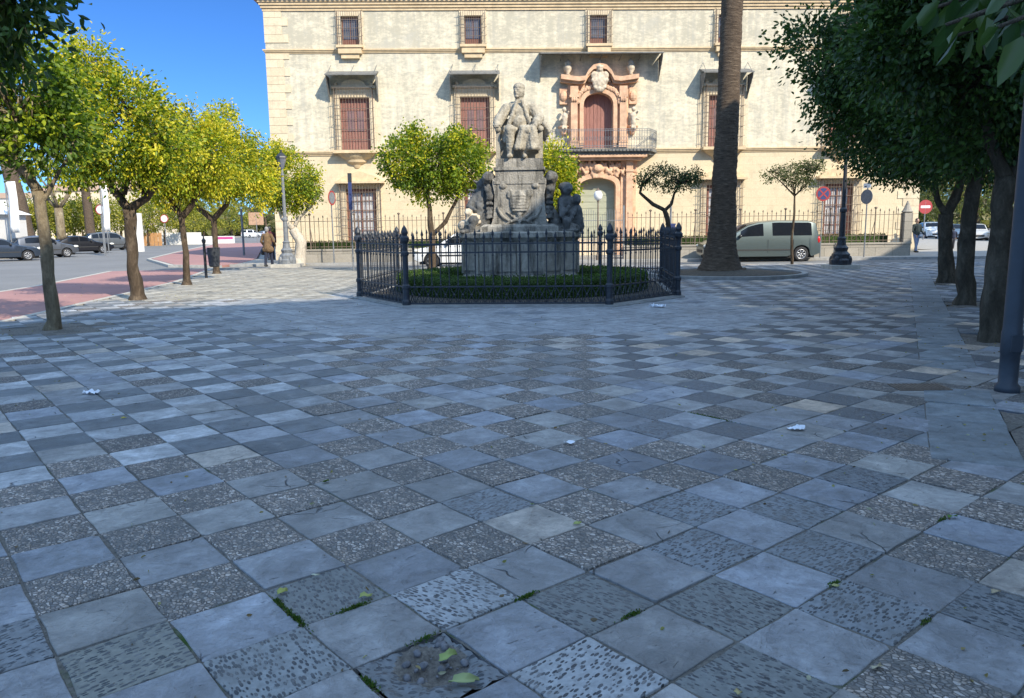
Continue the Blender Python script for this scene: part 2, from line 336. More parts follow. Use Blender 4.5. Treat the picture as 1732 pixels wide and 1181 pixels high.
def mat_leaf(name='leaves', tr=.42, rough=.45):
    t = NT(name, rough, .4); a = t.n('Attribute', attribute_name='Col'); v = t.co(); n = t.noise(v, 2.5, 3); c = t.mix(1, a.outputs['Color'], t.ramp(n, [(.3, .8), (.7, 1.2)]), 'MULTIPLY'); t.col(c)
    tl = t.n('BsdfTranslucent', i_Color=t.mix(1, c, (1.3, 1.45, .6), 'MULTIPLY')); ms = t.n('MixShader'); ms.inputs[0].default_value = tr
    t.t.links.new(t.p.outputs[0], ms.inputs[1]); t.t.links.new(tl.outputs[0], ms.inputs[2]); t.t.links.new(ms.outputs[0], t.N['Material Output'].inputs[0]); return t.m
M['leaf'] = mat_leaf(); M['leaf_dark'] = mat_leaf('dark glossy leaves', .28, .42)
def mat_box():
    t = NT('box hedge', .9, .2); v = t.co(); a = t.noise(v, 30, 5, .75); t.col(t.ramp(a, [(.3, (.012, .022, .006)), (.7, (.06, .10, .022))])); t.bump(a, 1, .05); return t.m
M['hedge'] = mat_box()

# ------------------------------------------------------------------ ground
SB = Vector((math.sin(R(50.3)), math.cos(R(50.3)), 0)); SA = Vector((-SB.y, SB.x, 0)); T0 = Vector((-1.093, 3.160, 0)); TS = .3975
ZR = -.11
def sheet(name, poly, z0, z1, m):
    mb = MB(); mb.prism([(p[0], p[1]) for p in poly], z0, z1); return mb.build(name, m, kind='structure')
mb = MB(); mb.add([(-1500, -600, ZR), (1500, -600, ZR), (1500, 2500, ZR), (-1500, 2500, ZR)], [(0, 1, 2, 3)]); mb.build('road', M['asphalt'], kind='structure')
LEFT = [(-8.3, -6), (-8.75, 9), (-9.05, 14), (-9.75, 19.6), (-10.35, 24), (-12.4, 32.4)]
RIGHT = [(16.5, 30.7), (13.2, 24.6), (2.3, 2.4), (-1.7, -6)]
PLAZA = LEFT + [(-8, 31.6), (4, 30.9)] + [(19.0, 30.2), (17.0, 24.6), (8.0, 6), (6, -6)]
def inside(p, poly):
    c = False; n = len(poly)
    for i in range(n):
        x1, y1 = poly[i]; x2, y2 = poly[(i + 1) % n]
        if (y1 > p[1]) != (y2 > p[1]) and p[0] < (x2 - x1) * (p[1] - y1) / (y2 - y1) + x1: c = not c
    return c
sheet('plaza_bed', PLAZA, ZR, -.055, M['soil'])
# pale flag edge strip + kerb on the left of the plaza
def off(pts, d):
    out = []
    for i, p in enumerate(pts):
        a = pts[max(0, i - 1)]; b = pts[min(len(pts) - 1, i + 1)]; t = Vector((b[0] - a[0], b[1] - a[1])).normalized(); out.append((p[0] - t.y * d, p[1] + t.x * d))
    return out
sheet('kerb_left', off(LEFT, .16) [::-1] + LEFT, ZR + .001, .004, M['concrete'])
L2 = off(LEFT, .165); L3 = off(LEFT, 3.9)
sheet('cycle_path', L3[::-1] + L2, ZR + .001, -.02, M['redpath'])
sheet('cycle_path_kerb', off(LEFT, 4.06)[::-1] + off(LEFT, 3.905), ZR + .002, -.014, M['concrete'])
# side pavement nose with a second stretch of red path
nose = [(-13.2, 35.2), (-15.8, 36.5), (-20.8, 45), (-25.5, 60), (-36, 96), (-31, 98), (-14.2, 43.4), (-13.0, 37.2)]
sheet('far_cycle_path', nose, ZR + .001, .0, M['redpath'])
sheet('far_kerb', [(-13.0, 34.9), (-16.0, 36.2), (-21.1, 45), (-25.8, 60), (-36.4, 96), (-36.05, 96), (-25.55, 59.95), (-20.85, 44.95), (-15.85, 36.45), (-13.2, 35.15)], ZR + .002, .006, M['concrete'])
# pavement in front of the palace
sheet('palace_pavement', [(-12.95, 37.1), (-12.9, 36.05), (24.5, 35.1), (26, 35.6), (40, 62), (40, 110), (34, 110), (24, 62), (24, 44), (-12.6, 43), (-28, 98), (-30.8, 98), (-14.1, 43.5)], ZR + .003, .001, M['flag'])
sheet('palace_kerb', [(-13.0, 36.0), (24.6, 35.05), (24.6, 34.88), (-13.0, 35.83)], ZR + .004, .008, M['kerb'])
sheet('plaza_kerb_far', [(-12.45, 32.55), (-8, 31.76), (4, 31.06), (19.2, 30.36), (19.1, 30.205), (4, 30.905), (-8, 31.605), (-12.4, 32.405)], ZR + .004, .006, M['kerb'])
sheet('side_street', [(6.3, -6), (8.3, 6), (17.3, 24.6), (19.4, 30.4), (24.5, 34.8), (60, 34.8), (60, -6)], ZR + .0012, ZR + .02, M['cobble'])
# far grounds
sheet('park_ground', [(-300, 84), (-50, 84), (-46, 100), (-75, 230), (-300, 230)], ZR + .001, -.02, simple('park sand', (.40, .34, .25), .95, .2, .3, .2))
sheet('zebra_crossing', [(26.4, 38.2), (27.4, 38.1), (31.5, 45.4), (30.4, 45.5)], ZR + .001, ZR + .006, M['white'])

OVR = {(0, -1): ('loz', .16, 'd'), (-2, -1): ('loz', .0, 'b'), (-1, -2): ('loz', .0, 'f'), (1, -2): ('loz', .0, 'l'), (2, -3): ('loz', 0, 'd'), (1, -4): ('loz', 0, 'l'),
       (3, -4): ('loz', 0, 'd'), (4, -5): ('loz', 0, 'd2'), (2, -5): ('loz', 0, 'd'), (5, -4): ('loz', 0, 'd2'), (4, -3): ('loz', 0, 'd2'), (5, -2): ('loz', 0, 'd2'), (6, -3): ('loz', 0, 'd2'), (0, -3): None}
LC = {'d': (.23, .235, .225), 'b': (.27, .265, .23), 'f': (.30, .31, .31), 'l': (.42, .425, .43), 'd2': (.26, .275, .29)}
SRANGE = [(4.95, 7.4), (8.6, 28)]
STRIP_A = Vector((.58, .5, 0)); SD = Vector((math.sin(R(26.7)), math.cos(R(26.7)), 0)); SN = Vector((SD.y, -SD.x, 0))
PITS = [(-7.55, 12.5, .8, .7)]
RPITS = [(4.98, 6.75, .52, 1.7)]
for tx_, ty_ in ((6.38, 10.1), (8.6, 14.6), (11.25, 20.0)):
    q_ = Vector((tx_, ty_, 0)) - STRIP_A; RPITS.append((q_.dot(SD) - .62, q_.dot(SD) + .62, .52, q_.dot(SN) + .6))
PALM = (6.68, 24.2); MON = Vector((.27, 19.2, 0)); MROT = R(-5)
OCT = [(-2.02, -3.8), (2.0, -3.8), (3.55, -1.85), (3.62, 2.02), (2.02, 3.7), (-1.95, 3.7), (-3.55, 2.02), (-3.55, -1.75)]
def oct_w(k, s=1): 
    p = Matrix.Rotation(MROT, 3, 'Z') @ Vector((OCT[k % 8][0] * s, OCT[k % 8][1] * s, 0)); return p + MON
OCTW = [tuple(oct_w(k, 1.05)[:2]) for k in range(8)]
def paving():
    V = []; Fc = []; C = []; UV = []; MI = []
    def tile(P4, z, tilt, color, mi, rough=.017, uvrot=0, cut=.005):
        c = sum(P4, Vector()) / 4; ring = []
        for k in range(4):
            p = P4[k]; a = P4[k - 1]; b = P4[(k + 1) % 4]; cc = cut * rnd.uniform(.5, 2.2) * (3 if rnd.random() < .08 else 1)
            ring += [p + (a - p).normalized() * cc, p + (b - p).normalized() * cc]
        # a mid-edge wobble for worn stone
        full = []
        for k in range(8):
            p = ring[k]; q = ring[(k + 1) % 8]; full.append(p)
            if k % 2 == 1:
                nrm = (q - p).cross(Vector((0, 0, 1))).normalized()
                for t in (.33, .66): full.append(p.lerp(q, t) + nrm * rnd.uniform(-rough, rough * .3) * .5)
        n = len(full); b0 = len(V); ox, oy = rnd.uniform(-40, 40), rnd.uniform(-40, 40); cr, sr = math.cos(uvrot), math.sin(uvrot)
        for lev, (s, dz) in enumerate(((.982, 0), (.996, -.0025), (1, -.03))):
            for p in full:
                q = c + (p - c) * s; zz = z + dz + tilt[0] * (q.x - c.x) + tilt[1] * (q.y - c.y)
                V.append((q.x, q.y, zz)); dx, dy = q.x - c.x, q.y - c.y; lx = dx * SB.x + dy * SB.y; ly = dx * SA.x + dy * SA.y
                UV.append((lx * cr - ly * sr + ox, lx * sr + ly * cr + oy)); C.append(color + (1,))
        Fc.append(tuple(b0 + i for i in range(n))); MI.append(mi)
        for l in range(2):
            for i in range(n): j = (i + 1) % n; Fc.append((b0 + (l + 1) * n + i, b0 + (l + 1) * n + j, b0 + l * n + j, b0 + l * n + i)); MI.append(mi)
    g = .0020
    for i in range(-60, 110):
        for j in range(-60, 90):
            c = T0 + SB * TS * (i + .5) + SA * TS * (j + .5)
            if c.y < .9 or c.y > 31.2 or abs(c.x) > c.y * .72 + 2.5: continue
            if not inside((c.x, c.y), PLAZA) or inside((c.x, c.y), OCTW): continue
            q = c - STRIP_A; al, ac = q.dot(SD), q.dot(SN)
            if any(a0 < al < a1 and c0 - .05 < ac < c1 for a0, a1, c0, c1 in RPITS): continue
            if (i, j) != (0, -3):
                for a, b in ((0, 0), (1, 0), (1, 1), (0, 1)): q = T0 + SB * TS * (i + a) + SA * TS * (j + b); V.append((q.x, q.y, -.0062)); C.append((1, 1, 1, 1)); UV.append((q.x, q.y))
                Fc.append(tuple(range(len(V) - 4, len(V)))); MI.append(3)
            if (-.03 < ac < .50 and any(a0 + .1 < al < a1 - .1 for a0, a1 in SRANGE)) or any(a0 < al < a1 and c0 - .05 < ac < c1 for a0, a1, c0, c1 in RPITS): continue
            if any(abs(c.x - px) < sx and abs(c.y - py) < sy for px, py, sx, sy in PITS): continue
            if (c.x - PALM[0]) ** 2 + (c.y - PALM[1]) ** 2 < 2.5 ** 2: continue
            P4 = [T0 + SB * TS * (i + a) + SA * TS * (j + b) for a, b in ((0, 0), (1, 0), (1, 1), (0, 1))]
            P4 = [p + (c - p).normalized() * rnd.uniform(g, g * 2.6) + Vector((rnd.gauss(0, .0025), rnd.gauss(0, .0025), 0)) for p in P4]
            par = (i + j) % 2; z = rnd.gauss(0, .0014); tl = (rnd.gauss(0, .006), rnd.gauss(0, .006)); v = rnd.uniform(.84, 1.16)
            wv_ = rnd.uniform(-.025, .03); slate = ((.345 + wv_) * v, (.345 + wv_ * .3) * v, (.355 - wv_) * v); mi = 0; r = rnd.random(); col = slate
            dm = (c - MON).length
            leftz = c.x < -1.6 - .16 * (c.y - 6) and c.y > 5.2 or c.x < -3.2 and c.y > 4.2
            rightz = c.x > .6 + .05 * c.y and c.y > 5.6
            if par == 0:
                if leftz: col = (.50 * v, .50 * v, .505 * v) if r < .62 else slate
                elif rightz and c.y > 8: col = (.43 * v, .42 * v, .41 * v) if r < .5 else slate
                if r > .93: col = (.43, .445, .47)
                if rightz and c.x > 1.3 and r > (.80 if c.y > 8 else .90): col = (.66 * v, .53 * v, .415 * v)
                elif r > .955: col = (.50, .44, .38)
                if rnd.random() < .22: v2 = rnd.uniform(.72, .9); col = tuple(x * v2 for x in col)
            else:
                if leftz:
                    mi = 0; col = (.18 * v, .19 * v, .20 * v)
                    if r < .25: mi = 1; col = (.22 * v, .22 * v, .23 * v)
                elif rightz:
                    mi = 2 if r < .45 else 1; col = (.20 * v, .205 * v, .215 * v) if mi == 2 else (.19 * v, .19 * v, .195 * v)
                    if c.y > 9 and r > .35: mi = 0; col = (.12 * v, .125 * v, .13 * v)
                else:
                    mi = 1; col = (.36 * v, .345 * v, .34 * v)
                    if r < .07: mi = 2; col = (.24 * v, .25 * v, .26 * v)
                if rnd.random() < .12 and c.y > 4: mi = 0; col = slate
            if dm < 8.2 and dm > 3.4 and c.y < 19 and -6 < c.x < 4.5 and c.y > 11.0:
                mi = 0; v3 = rnd.uniform(.88, 1.1); col = (.355 * v3, .36 * v3, .37 * v3)
                if r > .95: col = (.20, .22, .25)
            if (c.y > 21 and c.x < 4) or (c.y > 17.5 and c.x < -4.2): 
                mi = 0; col = (.36 * v, .32 * v, .26 * v) if par else (.46 * v, .42 * v, .35 * v)
            if (i, j) in OVR:
                ov = OVR[(i, j)]
                if ov is None: continue
                mi = 2; col = LC[ov[2]]
            if mi == 2 and LC['d'] == col: z -= .003
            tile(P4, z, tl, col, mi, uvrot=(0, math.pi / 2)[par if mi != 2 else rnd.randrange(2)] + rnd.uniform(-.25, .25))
    # long slab border along the right-hand tree row, with cut slabs filling its ragged edges
    def slab(a0, a1, c0, c1, col):
        P4 = [STRIP_A + SD * a + SN * c for a, c in ((a0, c0), (a0, c1), (a1, c1), (a1, c0))]
        tile([p + Vector((rnd.gauss(0, .003), rnd.gauss(0, .003), 0)) for p in P4], rnd.gauss(0, .002), (0, 0), col, 0, uvrot=rnd.uniform(0, 3), cut=.004)
    a = 4.95
    while a < 28:
        if 7.3 < a < 8.5: a = 8.6
        L = rnd.uniform(.5, .9); v = rnd.uniform(.85, 1.15); 
        slab(a + .005, a + L - .005, -.035, .51, (.25 * v, .275 * v, .29 * v)); a += L
    for c0, c1 in ((-.40, -.04), (.515, .85)):
        a = 4.95
        while a < 28:
            if 7.3 < a < 8.5: a = 8.6
            L = rnd.uniform(.5, .9); v = rnd.uniform(.8, 1.15); P4 = [STRIP_A + SD * q + SN * c for q, c in ((a, c0), (a, c1), (a + L - .008, c1), (a + L - .008, c0))]
            if c0 > 0 and any(a < a1 and a + L > a0 for a0, a1, _c, _d in RPITS): a += .05; continue
            tile(P4, -.0045, (0, 0), (.22 * v, .24 * v, .26 * v), 0, uvrot=rnd.uniform(0, 3), cut=.004, rough=0); a += L
    me = bpy.data.meshes.new('paving'); me.from_pydata(V, [], Fc)
    for m in ('slate', 'pebble', 'loz', 'joint'): me.materials.append(M[m])
    me.polygons.foreach_set('material_index', MI)
    ca = me.attributes.new('Col', 'FLOAT_COLOR', 'POINT'); ca.data.foreach_set('color', np.array(C, dtype=np.float32).ravel())
    uvl = me.uv_layers.new(name='UVMap'); li = np.empty(len(me.loops), dtype=np.int32); me.loops.foreach_get('vertex_index', li)
    uvl.data.foreach_set('uv', np.array(UV, dtype=np.float32)[li].ravel())
    o = bpy.data.objects.new('paving', me); COL.objects.link(o); o['kind'] = 'structure'
paving()
# the broken slab: sunken bed, mortar lump, loose pebbles
bc = T0 + SB * TS * .5 + SA * TS * -2.5
def broken():
    P4 = [T0 + SB * TS * a + SA * TS * (-3 + b) for a, b in ((.02, .02), (.98, .02), (.98, .98), (.02, .98))]
    mb = MB(); n = 26; idx = {}
    vs = []; fs = []
    for i in range(n + 1):
        for j in range(n + 1):
            a, b = i / n, j / n; p = P4[0].lerp(P4[1], a).lerp(P4[3].lerp(P4[2], a), b)
            crater = max(0, 1 - math.hypot(a - .62, b - .62) / .42); h = -.006 - .036 * min(1, crater * 1.8) + .018 * noise.noise(p * 14) + .008 * noise.noise(p * 45)
            vs.append((p.x, p.y, h))
    for i in range(n):
        for j in range(n): k = i * (n + 1) + j; fs.append((k, k + n + 1, k + n + 2, k + 1))
    mb.add(vs, fs); o = mb.build('broken_paving', [M['loz'], M['gravel']], smooth=True, kind='structure')
    for k_, f_ in enumerate(o.data.polygons):
        a, b = (k_ // n + .5) / n, (k_ % n + .5) / n
        if math.hypot(a - .62, b - .62) + .06 * noise.noise(Vector((a * 5, b * 5, 0))) < .36: f_.material_index = 1
    me = o.data; ca = me.attributes.new('Col', 'FLOAT_COLOR', 'POINT'); ca.data.foreach_set('color', np.tile(np.array((.21, .22, .23, 1), dtype=np.float32), len(me.vertices)))
    uv = me.uv_layers.new(name='UVMap'); 
    for l in me.loops: v = me.vertices[l.vertex_index].co; uv.data[l.index].uv = (v.x, v.y)
    mb = MB()
    for k in range(46):
        a = rnd.uniform(.3, .97); b = rnd.uniform(.3, .97)
        p = P4[0].lerp(P4[1], a).lerp(P4[3].lerp(P4[2], a), b); r = rnd.choice((.004, .006, .009, .016))
        mb.ell((p.x, p.y, -.036 + r), (r * 1.4, r, r * .8), 7, 5, Matrix.Rotation(rnd.uniform(0, 3), 3, 'Z'))
    tag(mb.build('loose_pebbles', simple('loose pebbles', (.14, .14, .15), .6, .6, 30, 0), smooth=True), kind='stuff', label='loose grey pebbles in the broken sunken paving slab')
broken()
for (px, py, sx, sy), nm in zip(PITS, ('tree_pit',) * 4):
    mb = MB(); n = 14; vs = []; fs = []
    for i in range(n + 1):
        for j in range(n + 1):
            x = px + (i / n * 2 - 1) * (sx + .2); y = py + (j / n * 2 - 1) * (sy + .2); vs.append((x, y, -.004 + .025 * noise.noise(Vector((x * 3, y * 3, 0))) ))
    for i in range(n):
        for j in range(n): k = i * (n + 1) + j; fs.append((k, k + n + 1, k + n + 2, k + 1))
    mb.add(vs, fs); mb.build(nm, M['gravel'], smooth=True, kind='structure')
for a0, a1, c0, c1 in RPITS:
    mb = MB(); n = 20; vs = []; fs = []
    for i in range(n + 1):
        for j in range(n + 1): p_ = STRIP_A + SD * (a0 - .02 + (a1 - a0 + .04) * i / n) + SN * (c0 - .002 + (c1 - c0 + .1) * j / n); vs.append((p_.x, p_.y, -.012 + .03 * noise.noise(p_ * 3) + .008 * noise.noise(p_ * 19)))
    for i in range(n):
        for j in range(n): k = i * (n + 1) + j; fs.append((k, k + n + 1, k + n + 2, k + 1))
    mb.add(vs, fs); mb.build('tree_pit', M['gravel'], smooth=True, kind='structure')
# palm mound
mb = MB(); mb.lathe([(2.25, -.05), (2.25, .03), (1.6, .10), (.6, .16), (.01, .17)], 40, (PALM[0], PALM[1], 0)); mb.build('palm_bed', M['soil'], smooth=True, kind='structure')
mb = MB(); vs = []
N = 40
for k in range(N):
    t = 2 * math.pi * k / N
    for r, z in ((2.27, -.02), (2.27, .09), (2.45, .09), (2.45, -.02)): vs.append((PALM[0] + r * math.cos(t), PALM[1] + r * math.sin(t), z))
mb.add(vs, [(k * 4 + a, k * 4 + (a + 1) % 4, ((k + 1) % N) * 4 + (a + 1) % 4, ((k + 1) % N) * 4 + a) for k in range(N) for a in range(4)]); mb.build('palm_bed_kerb', M['kerb'], kind='structure')

# ------------------------------------------------------------------ trees
def leaf_mesh(name, pts, L, W, cols, mat, parent, droop=.35, kind=None, dirs=None):
    n = len(pts); 
    if dirs is None:
        d = npr.normal(size=(n, 3)); d[:, 2] -= droop
    else: d = dirs + npr.normal(size=(n, 3)) * .55; d[:, 2] -= droop
    d /= np.linalg.norm(d, axis=1)[:, None]; u = npr.normal(size=(n, 3)); u[:, 2] *= .6; s = np.cross(d, u); s /= np.linalg.norm(s, axis=1)[:, None] + 1e-9
    nn = np.cross(s, d); l = L * npr.uniform(.65, 1.2, n)[:, None]; ww = W * npr.uniform(.7, 1.15, n)[:, None]
    base = pts; A = base + d * l * .34 + s * ww * .5 + nn * ww * .16; B = base + d * l * .72 + s * ww * .38 + nn * ww * .12; T = base + d * l - nn * l * .10
    C = base + d * l * .72 - s * ww * .38 + nn * ww * .12; D = base + d * l * .34 - s * ww * .5 + nn * ww * .16
    V = np.stack([base, A, B, T, C, D], axis=1).reshape(-1, 3).astype(np.float32)
    idx = np.arange(n)[:, None] * 6; Q = np.concatenate([idx + np.array([0, 1, 2, 3]), idx + np.array([0, 3, 4, 5])], axis=1).reshape(-1).astype(np.int32)
    me = bpy.data.meshes.new(name); me.vertices.add(n * 6); me.vertices.foreach_set('co', V.ravel()); me.loops.add(n * 8); me.loops.foreach_set('vertex_index', Q)
    me.polygons.add(n * 2); me.polygons.foreach_set('loop_start', np.arange(n * 2, dtype=np.int32) * 4); me.polygons.foreach_set('loop_total', np.full(n * 2, 4, dtype=np.int32))
    me.update(calc_edges=True); me.validate()
    ca = me.attributes.new('Col', 'FLOAT_COLOR', 'POINT'); cc = np.repeat(np.concatenate([cols, np.ones((n, 1))], axis=1), 6, axis=0).astype(np.float32); ca.data.foreach_set('color', cc.ravel())
    me.materials.append(mat); o = bpy.data.objects.new(name, me); COL.objects.link(o)
    if parent is not None: o.parent = parent
    if kind: o['kind'] = kind
    return o
def crown_points(lobes, n, clump=.16, seed=0, hollow=.5, per=26):
    """leaves gathered in small sprays spread through each lobe's volume"""
    rg = np.random.default_rng(seed); vol = np.array([l[1][0] * l[1][1] * l[1][2] for l in lobes]) ** .75; vol /= vol.sum()
    nc = max(6, n // per); li = rg.choice(len(lobes), nc, p=vol); C = np.array([l[0] for l in lobes])[li]; Rr = np.array([l[1] for l in lobes])[li]
    d = rg.normal(size=(nc, 3)); d /= np.linalg.norm(d, axis=1)[:, None]; rr = (hollow + (1 - hollow) * rg.random(nc) ** .55)[:, None] * rg.uniform(.72, 1.14, nc)[:, None]
    cc = C + d * Rr * rr; ci = rg.integers(0, nc, n); pts = cc[ci] + np.clip(rg.normal(size=(n, 3)), -1.7, 1.7) * clump * rg.uniform(.5, 1.4, (n, 1)); return pts, ci, d[ci], cc
GREENS = [(.055, .10, .012), (.09, .155, .015), (.165, .235, .02), (.30, .35, .022), (.52, .47, .028), (.64, .53, .04)]
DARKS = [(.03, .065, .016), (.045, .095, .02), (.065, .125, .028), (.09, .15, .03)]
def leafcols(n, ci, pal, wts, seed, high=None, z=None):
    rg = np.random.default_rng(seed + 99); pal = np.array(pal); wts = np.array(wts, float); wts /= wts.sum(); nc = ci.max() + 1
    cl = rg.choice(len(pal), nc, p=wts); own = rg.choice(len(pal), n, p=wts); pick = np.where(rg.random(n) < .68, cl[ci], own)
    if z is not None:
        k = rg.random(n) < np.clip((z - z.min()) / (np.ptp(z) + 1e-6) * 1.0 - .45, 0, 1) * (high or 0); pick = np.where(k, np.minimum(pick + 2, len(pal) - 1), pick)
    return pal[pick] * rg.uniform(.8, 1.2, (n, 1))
def tree(name, label, base, limbs, lobes, n, group=None, pal=GREENS, wts=(1, 2, 3, 3, 1.5, .6), L=.085, W=.042, bark='bark', leafm='leaf', seed=1, clump=.16, high=.5, hollow=.5, cat='tree', per=26, twigs=70):
    """limbs: list of (points, radii) in local coords; lobes: list of (centre, radii) local"""
    t = thing(name, label, cat, base, 0, group); mb = MB()
    for k, (pts, rs) in enumerate(limbs):
        # refine the path
        P = [Vector(p) for p in pts]; out = []; ro = []
        for i in range(len(P) - 1):
            for q in range(4):
                s = q / 4; p = P[i].lerp(P[i + 1], s); 
                if i or q: p += Vector((noise.noise(p * 2 + Vector((seed, 0, 0))), noise.noise(p * 2 + Vector((0, seed, 5))), 0)) * rs[i] * .22
                out.append(p); ro.append(rs[i] * (1 - s) + rs[i + 1] * s)
        out.append(P[-1]); ro.append(rs[-1]); mb.tube(out, ro, 10, jit=.28, seed=seed + k)
    if name == 'orange_tree': n = int(n * (1.5 if leafm == 'leaf' else 2.1)); L, W = L * 1.15, W * 1.2; per = 60; clump *= 1.05
    pts, ci, dd, cc = crown_points(lobes, n, clump, seed, hollow, per)
    rg = random.Random(seed); tips = [Vector(p[-1]) for p, r in limbs if len(limbs) == 1 or k >= 0]
    for q in range(twigs):
        c = Vector(cc[rg.randrange(len(cc))]); s = min(tips, key=lambda v: (v - c).length); m = s.lerp(c, .5) + Vector((rg.gauss(0, .1), rg.gauss(0, .1), rg.gauss(.06, .1)))
        mb.tube([s, m, c], [.022, .014, .006], 5)
    mb.build('trunk', M[bark], t, smooth=True)
    z = pts[:, 2]
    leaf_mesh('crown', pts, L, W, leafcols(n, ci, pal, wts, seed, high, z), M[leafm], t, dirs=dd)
    return t
def W2L(base, v): return (v[0] - base[0], v[1] - base[1], v[2] - base[2])

G1 = 'orange trees along the cycle path'
b = (-7.47, 12.47, 0)
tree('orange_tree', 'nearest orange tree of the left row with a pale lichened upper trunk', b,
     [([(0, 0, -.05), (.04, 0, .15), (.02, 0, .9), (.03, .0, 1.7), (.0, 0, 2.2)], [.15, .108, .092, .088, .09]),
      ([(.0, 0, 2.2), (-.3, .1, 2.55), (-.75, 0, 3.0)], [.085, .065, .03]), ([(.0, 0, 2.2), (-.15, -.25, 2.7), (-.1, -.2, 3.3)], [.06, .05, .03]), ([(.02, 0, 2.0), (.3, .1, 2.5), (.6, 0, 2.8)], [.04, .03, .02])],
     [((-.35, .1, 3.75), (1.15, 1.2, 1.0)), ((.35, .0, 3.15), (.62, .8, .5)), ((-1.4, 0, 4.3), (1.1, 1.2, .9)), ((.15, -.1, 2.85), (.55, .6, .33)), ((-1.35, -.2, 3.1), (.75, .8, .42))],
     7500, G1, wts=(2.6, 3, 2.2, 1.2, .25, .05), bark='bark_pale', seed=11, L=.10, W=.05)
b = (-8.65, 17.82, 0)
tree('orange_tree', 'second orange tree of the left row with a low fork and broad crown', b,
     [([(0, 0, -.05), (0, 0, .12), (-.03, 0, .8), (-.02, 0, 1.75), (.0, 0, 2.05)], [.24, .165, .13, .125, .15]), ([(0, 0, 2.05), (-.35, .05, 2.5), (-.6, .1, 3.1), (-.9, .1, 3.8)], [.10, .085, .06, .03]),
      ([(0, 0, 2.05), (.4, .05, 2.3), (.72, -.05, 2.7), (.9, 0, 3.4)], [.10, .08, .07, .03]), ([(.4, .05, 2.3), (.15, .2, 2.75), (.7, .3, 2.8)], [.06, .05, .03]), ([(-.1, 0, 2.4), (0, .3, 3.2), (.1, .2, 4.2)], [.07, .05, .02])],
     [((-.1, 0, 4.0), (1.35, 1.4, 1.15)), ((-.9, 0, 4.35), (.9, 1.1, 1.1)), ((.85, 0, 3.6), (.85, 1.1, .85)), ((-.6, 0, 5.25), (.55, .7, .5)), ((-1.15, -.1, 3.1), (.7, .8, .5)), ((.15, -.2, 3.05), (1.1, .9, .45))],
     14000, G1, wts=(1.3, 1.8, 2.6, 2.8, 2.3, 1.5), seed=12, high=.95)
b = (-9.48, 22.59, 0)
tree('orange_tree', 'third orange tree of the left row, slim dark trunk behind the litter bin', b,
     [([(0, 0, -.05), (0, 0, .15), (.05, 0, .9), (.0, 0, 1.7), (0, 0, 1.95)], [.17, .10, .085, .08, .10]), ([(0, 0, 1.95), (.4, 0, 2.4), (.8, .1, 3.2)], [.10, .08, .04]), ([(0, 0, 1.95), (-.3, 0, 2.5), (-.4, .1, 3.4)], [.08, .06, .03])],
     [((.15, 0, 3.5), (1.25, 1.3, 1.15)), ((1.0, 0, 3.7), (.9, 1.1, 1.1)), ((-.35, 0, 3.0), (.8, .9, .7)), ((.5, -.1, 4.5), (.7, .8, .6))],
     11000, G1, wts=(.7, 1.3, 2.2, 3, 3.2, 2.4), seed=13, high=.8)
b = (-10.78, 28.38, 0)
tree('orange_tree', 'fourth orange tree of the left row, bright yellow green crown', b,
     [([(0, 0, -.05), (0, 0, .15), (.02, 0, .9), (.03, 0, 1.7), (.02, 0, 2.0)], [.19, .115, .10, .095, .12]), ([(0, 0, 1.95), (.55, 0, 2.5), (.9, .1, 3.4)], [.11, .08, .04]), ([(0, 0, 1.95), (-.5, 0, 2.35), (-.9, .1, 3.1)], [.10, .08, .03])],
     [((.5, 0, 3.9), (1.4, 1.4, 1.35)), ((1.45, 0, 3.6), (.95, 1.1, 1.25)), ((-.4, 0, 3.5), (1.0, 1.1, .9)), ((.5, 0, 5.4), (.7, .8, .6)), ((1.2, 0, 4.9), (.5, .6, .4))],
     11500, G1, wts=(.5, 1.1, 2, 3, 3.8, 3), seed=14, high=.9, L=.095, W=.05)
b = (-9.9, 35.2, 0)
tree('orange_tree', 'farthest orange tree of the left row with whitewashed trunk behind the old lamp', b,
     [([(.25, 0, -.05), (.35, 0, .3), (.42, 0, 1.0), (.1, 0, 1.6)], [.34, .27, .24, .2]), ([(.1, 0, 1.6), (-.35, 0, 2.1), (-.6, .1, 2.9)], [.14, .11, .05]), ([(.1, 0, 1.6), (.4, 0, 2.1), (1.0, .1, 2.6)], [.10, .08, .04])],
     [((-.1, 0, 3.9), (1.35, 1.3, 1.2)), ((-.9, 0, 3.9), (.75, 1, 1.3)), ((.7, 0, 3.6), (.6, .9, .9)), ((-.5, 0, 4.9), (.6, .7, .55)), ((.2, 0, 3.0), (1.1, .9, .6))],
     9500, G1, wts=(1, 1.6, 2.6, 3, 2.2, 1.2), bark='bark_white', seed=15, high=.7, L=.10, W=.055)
# near tree whose crown reaches into the top left corner
b = (-6.3, 8.2, 0)
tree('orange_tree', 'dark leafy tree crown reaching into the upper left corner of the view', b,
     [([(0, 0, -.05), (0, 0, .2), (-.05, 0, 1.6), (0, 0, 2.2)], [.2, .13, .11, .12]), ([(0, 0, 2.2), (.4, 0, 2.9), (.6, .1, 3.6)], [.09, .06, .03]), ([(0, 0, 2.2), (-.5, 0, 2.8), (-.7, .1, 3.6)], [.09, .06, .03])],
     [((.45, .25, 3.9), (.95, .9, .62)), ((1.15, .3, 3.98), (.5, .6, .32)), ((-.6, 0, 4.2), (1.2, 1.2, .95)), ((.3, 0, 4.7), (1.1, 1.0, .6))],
     6500, G1, pal=DARKS + [(.12, .16, .03)], wts=(2, 3, 2, 1, .6), leafm='leaf_dark', seed=16, high=0, L=.11, W=.045)
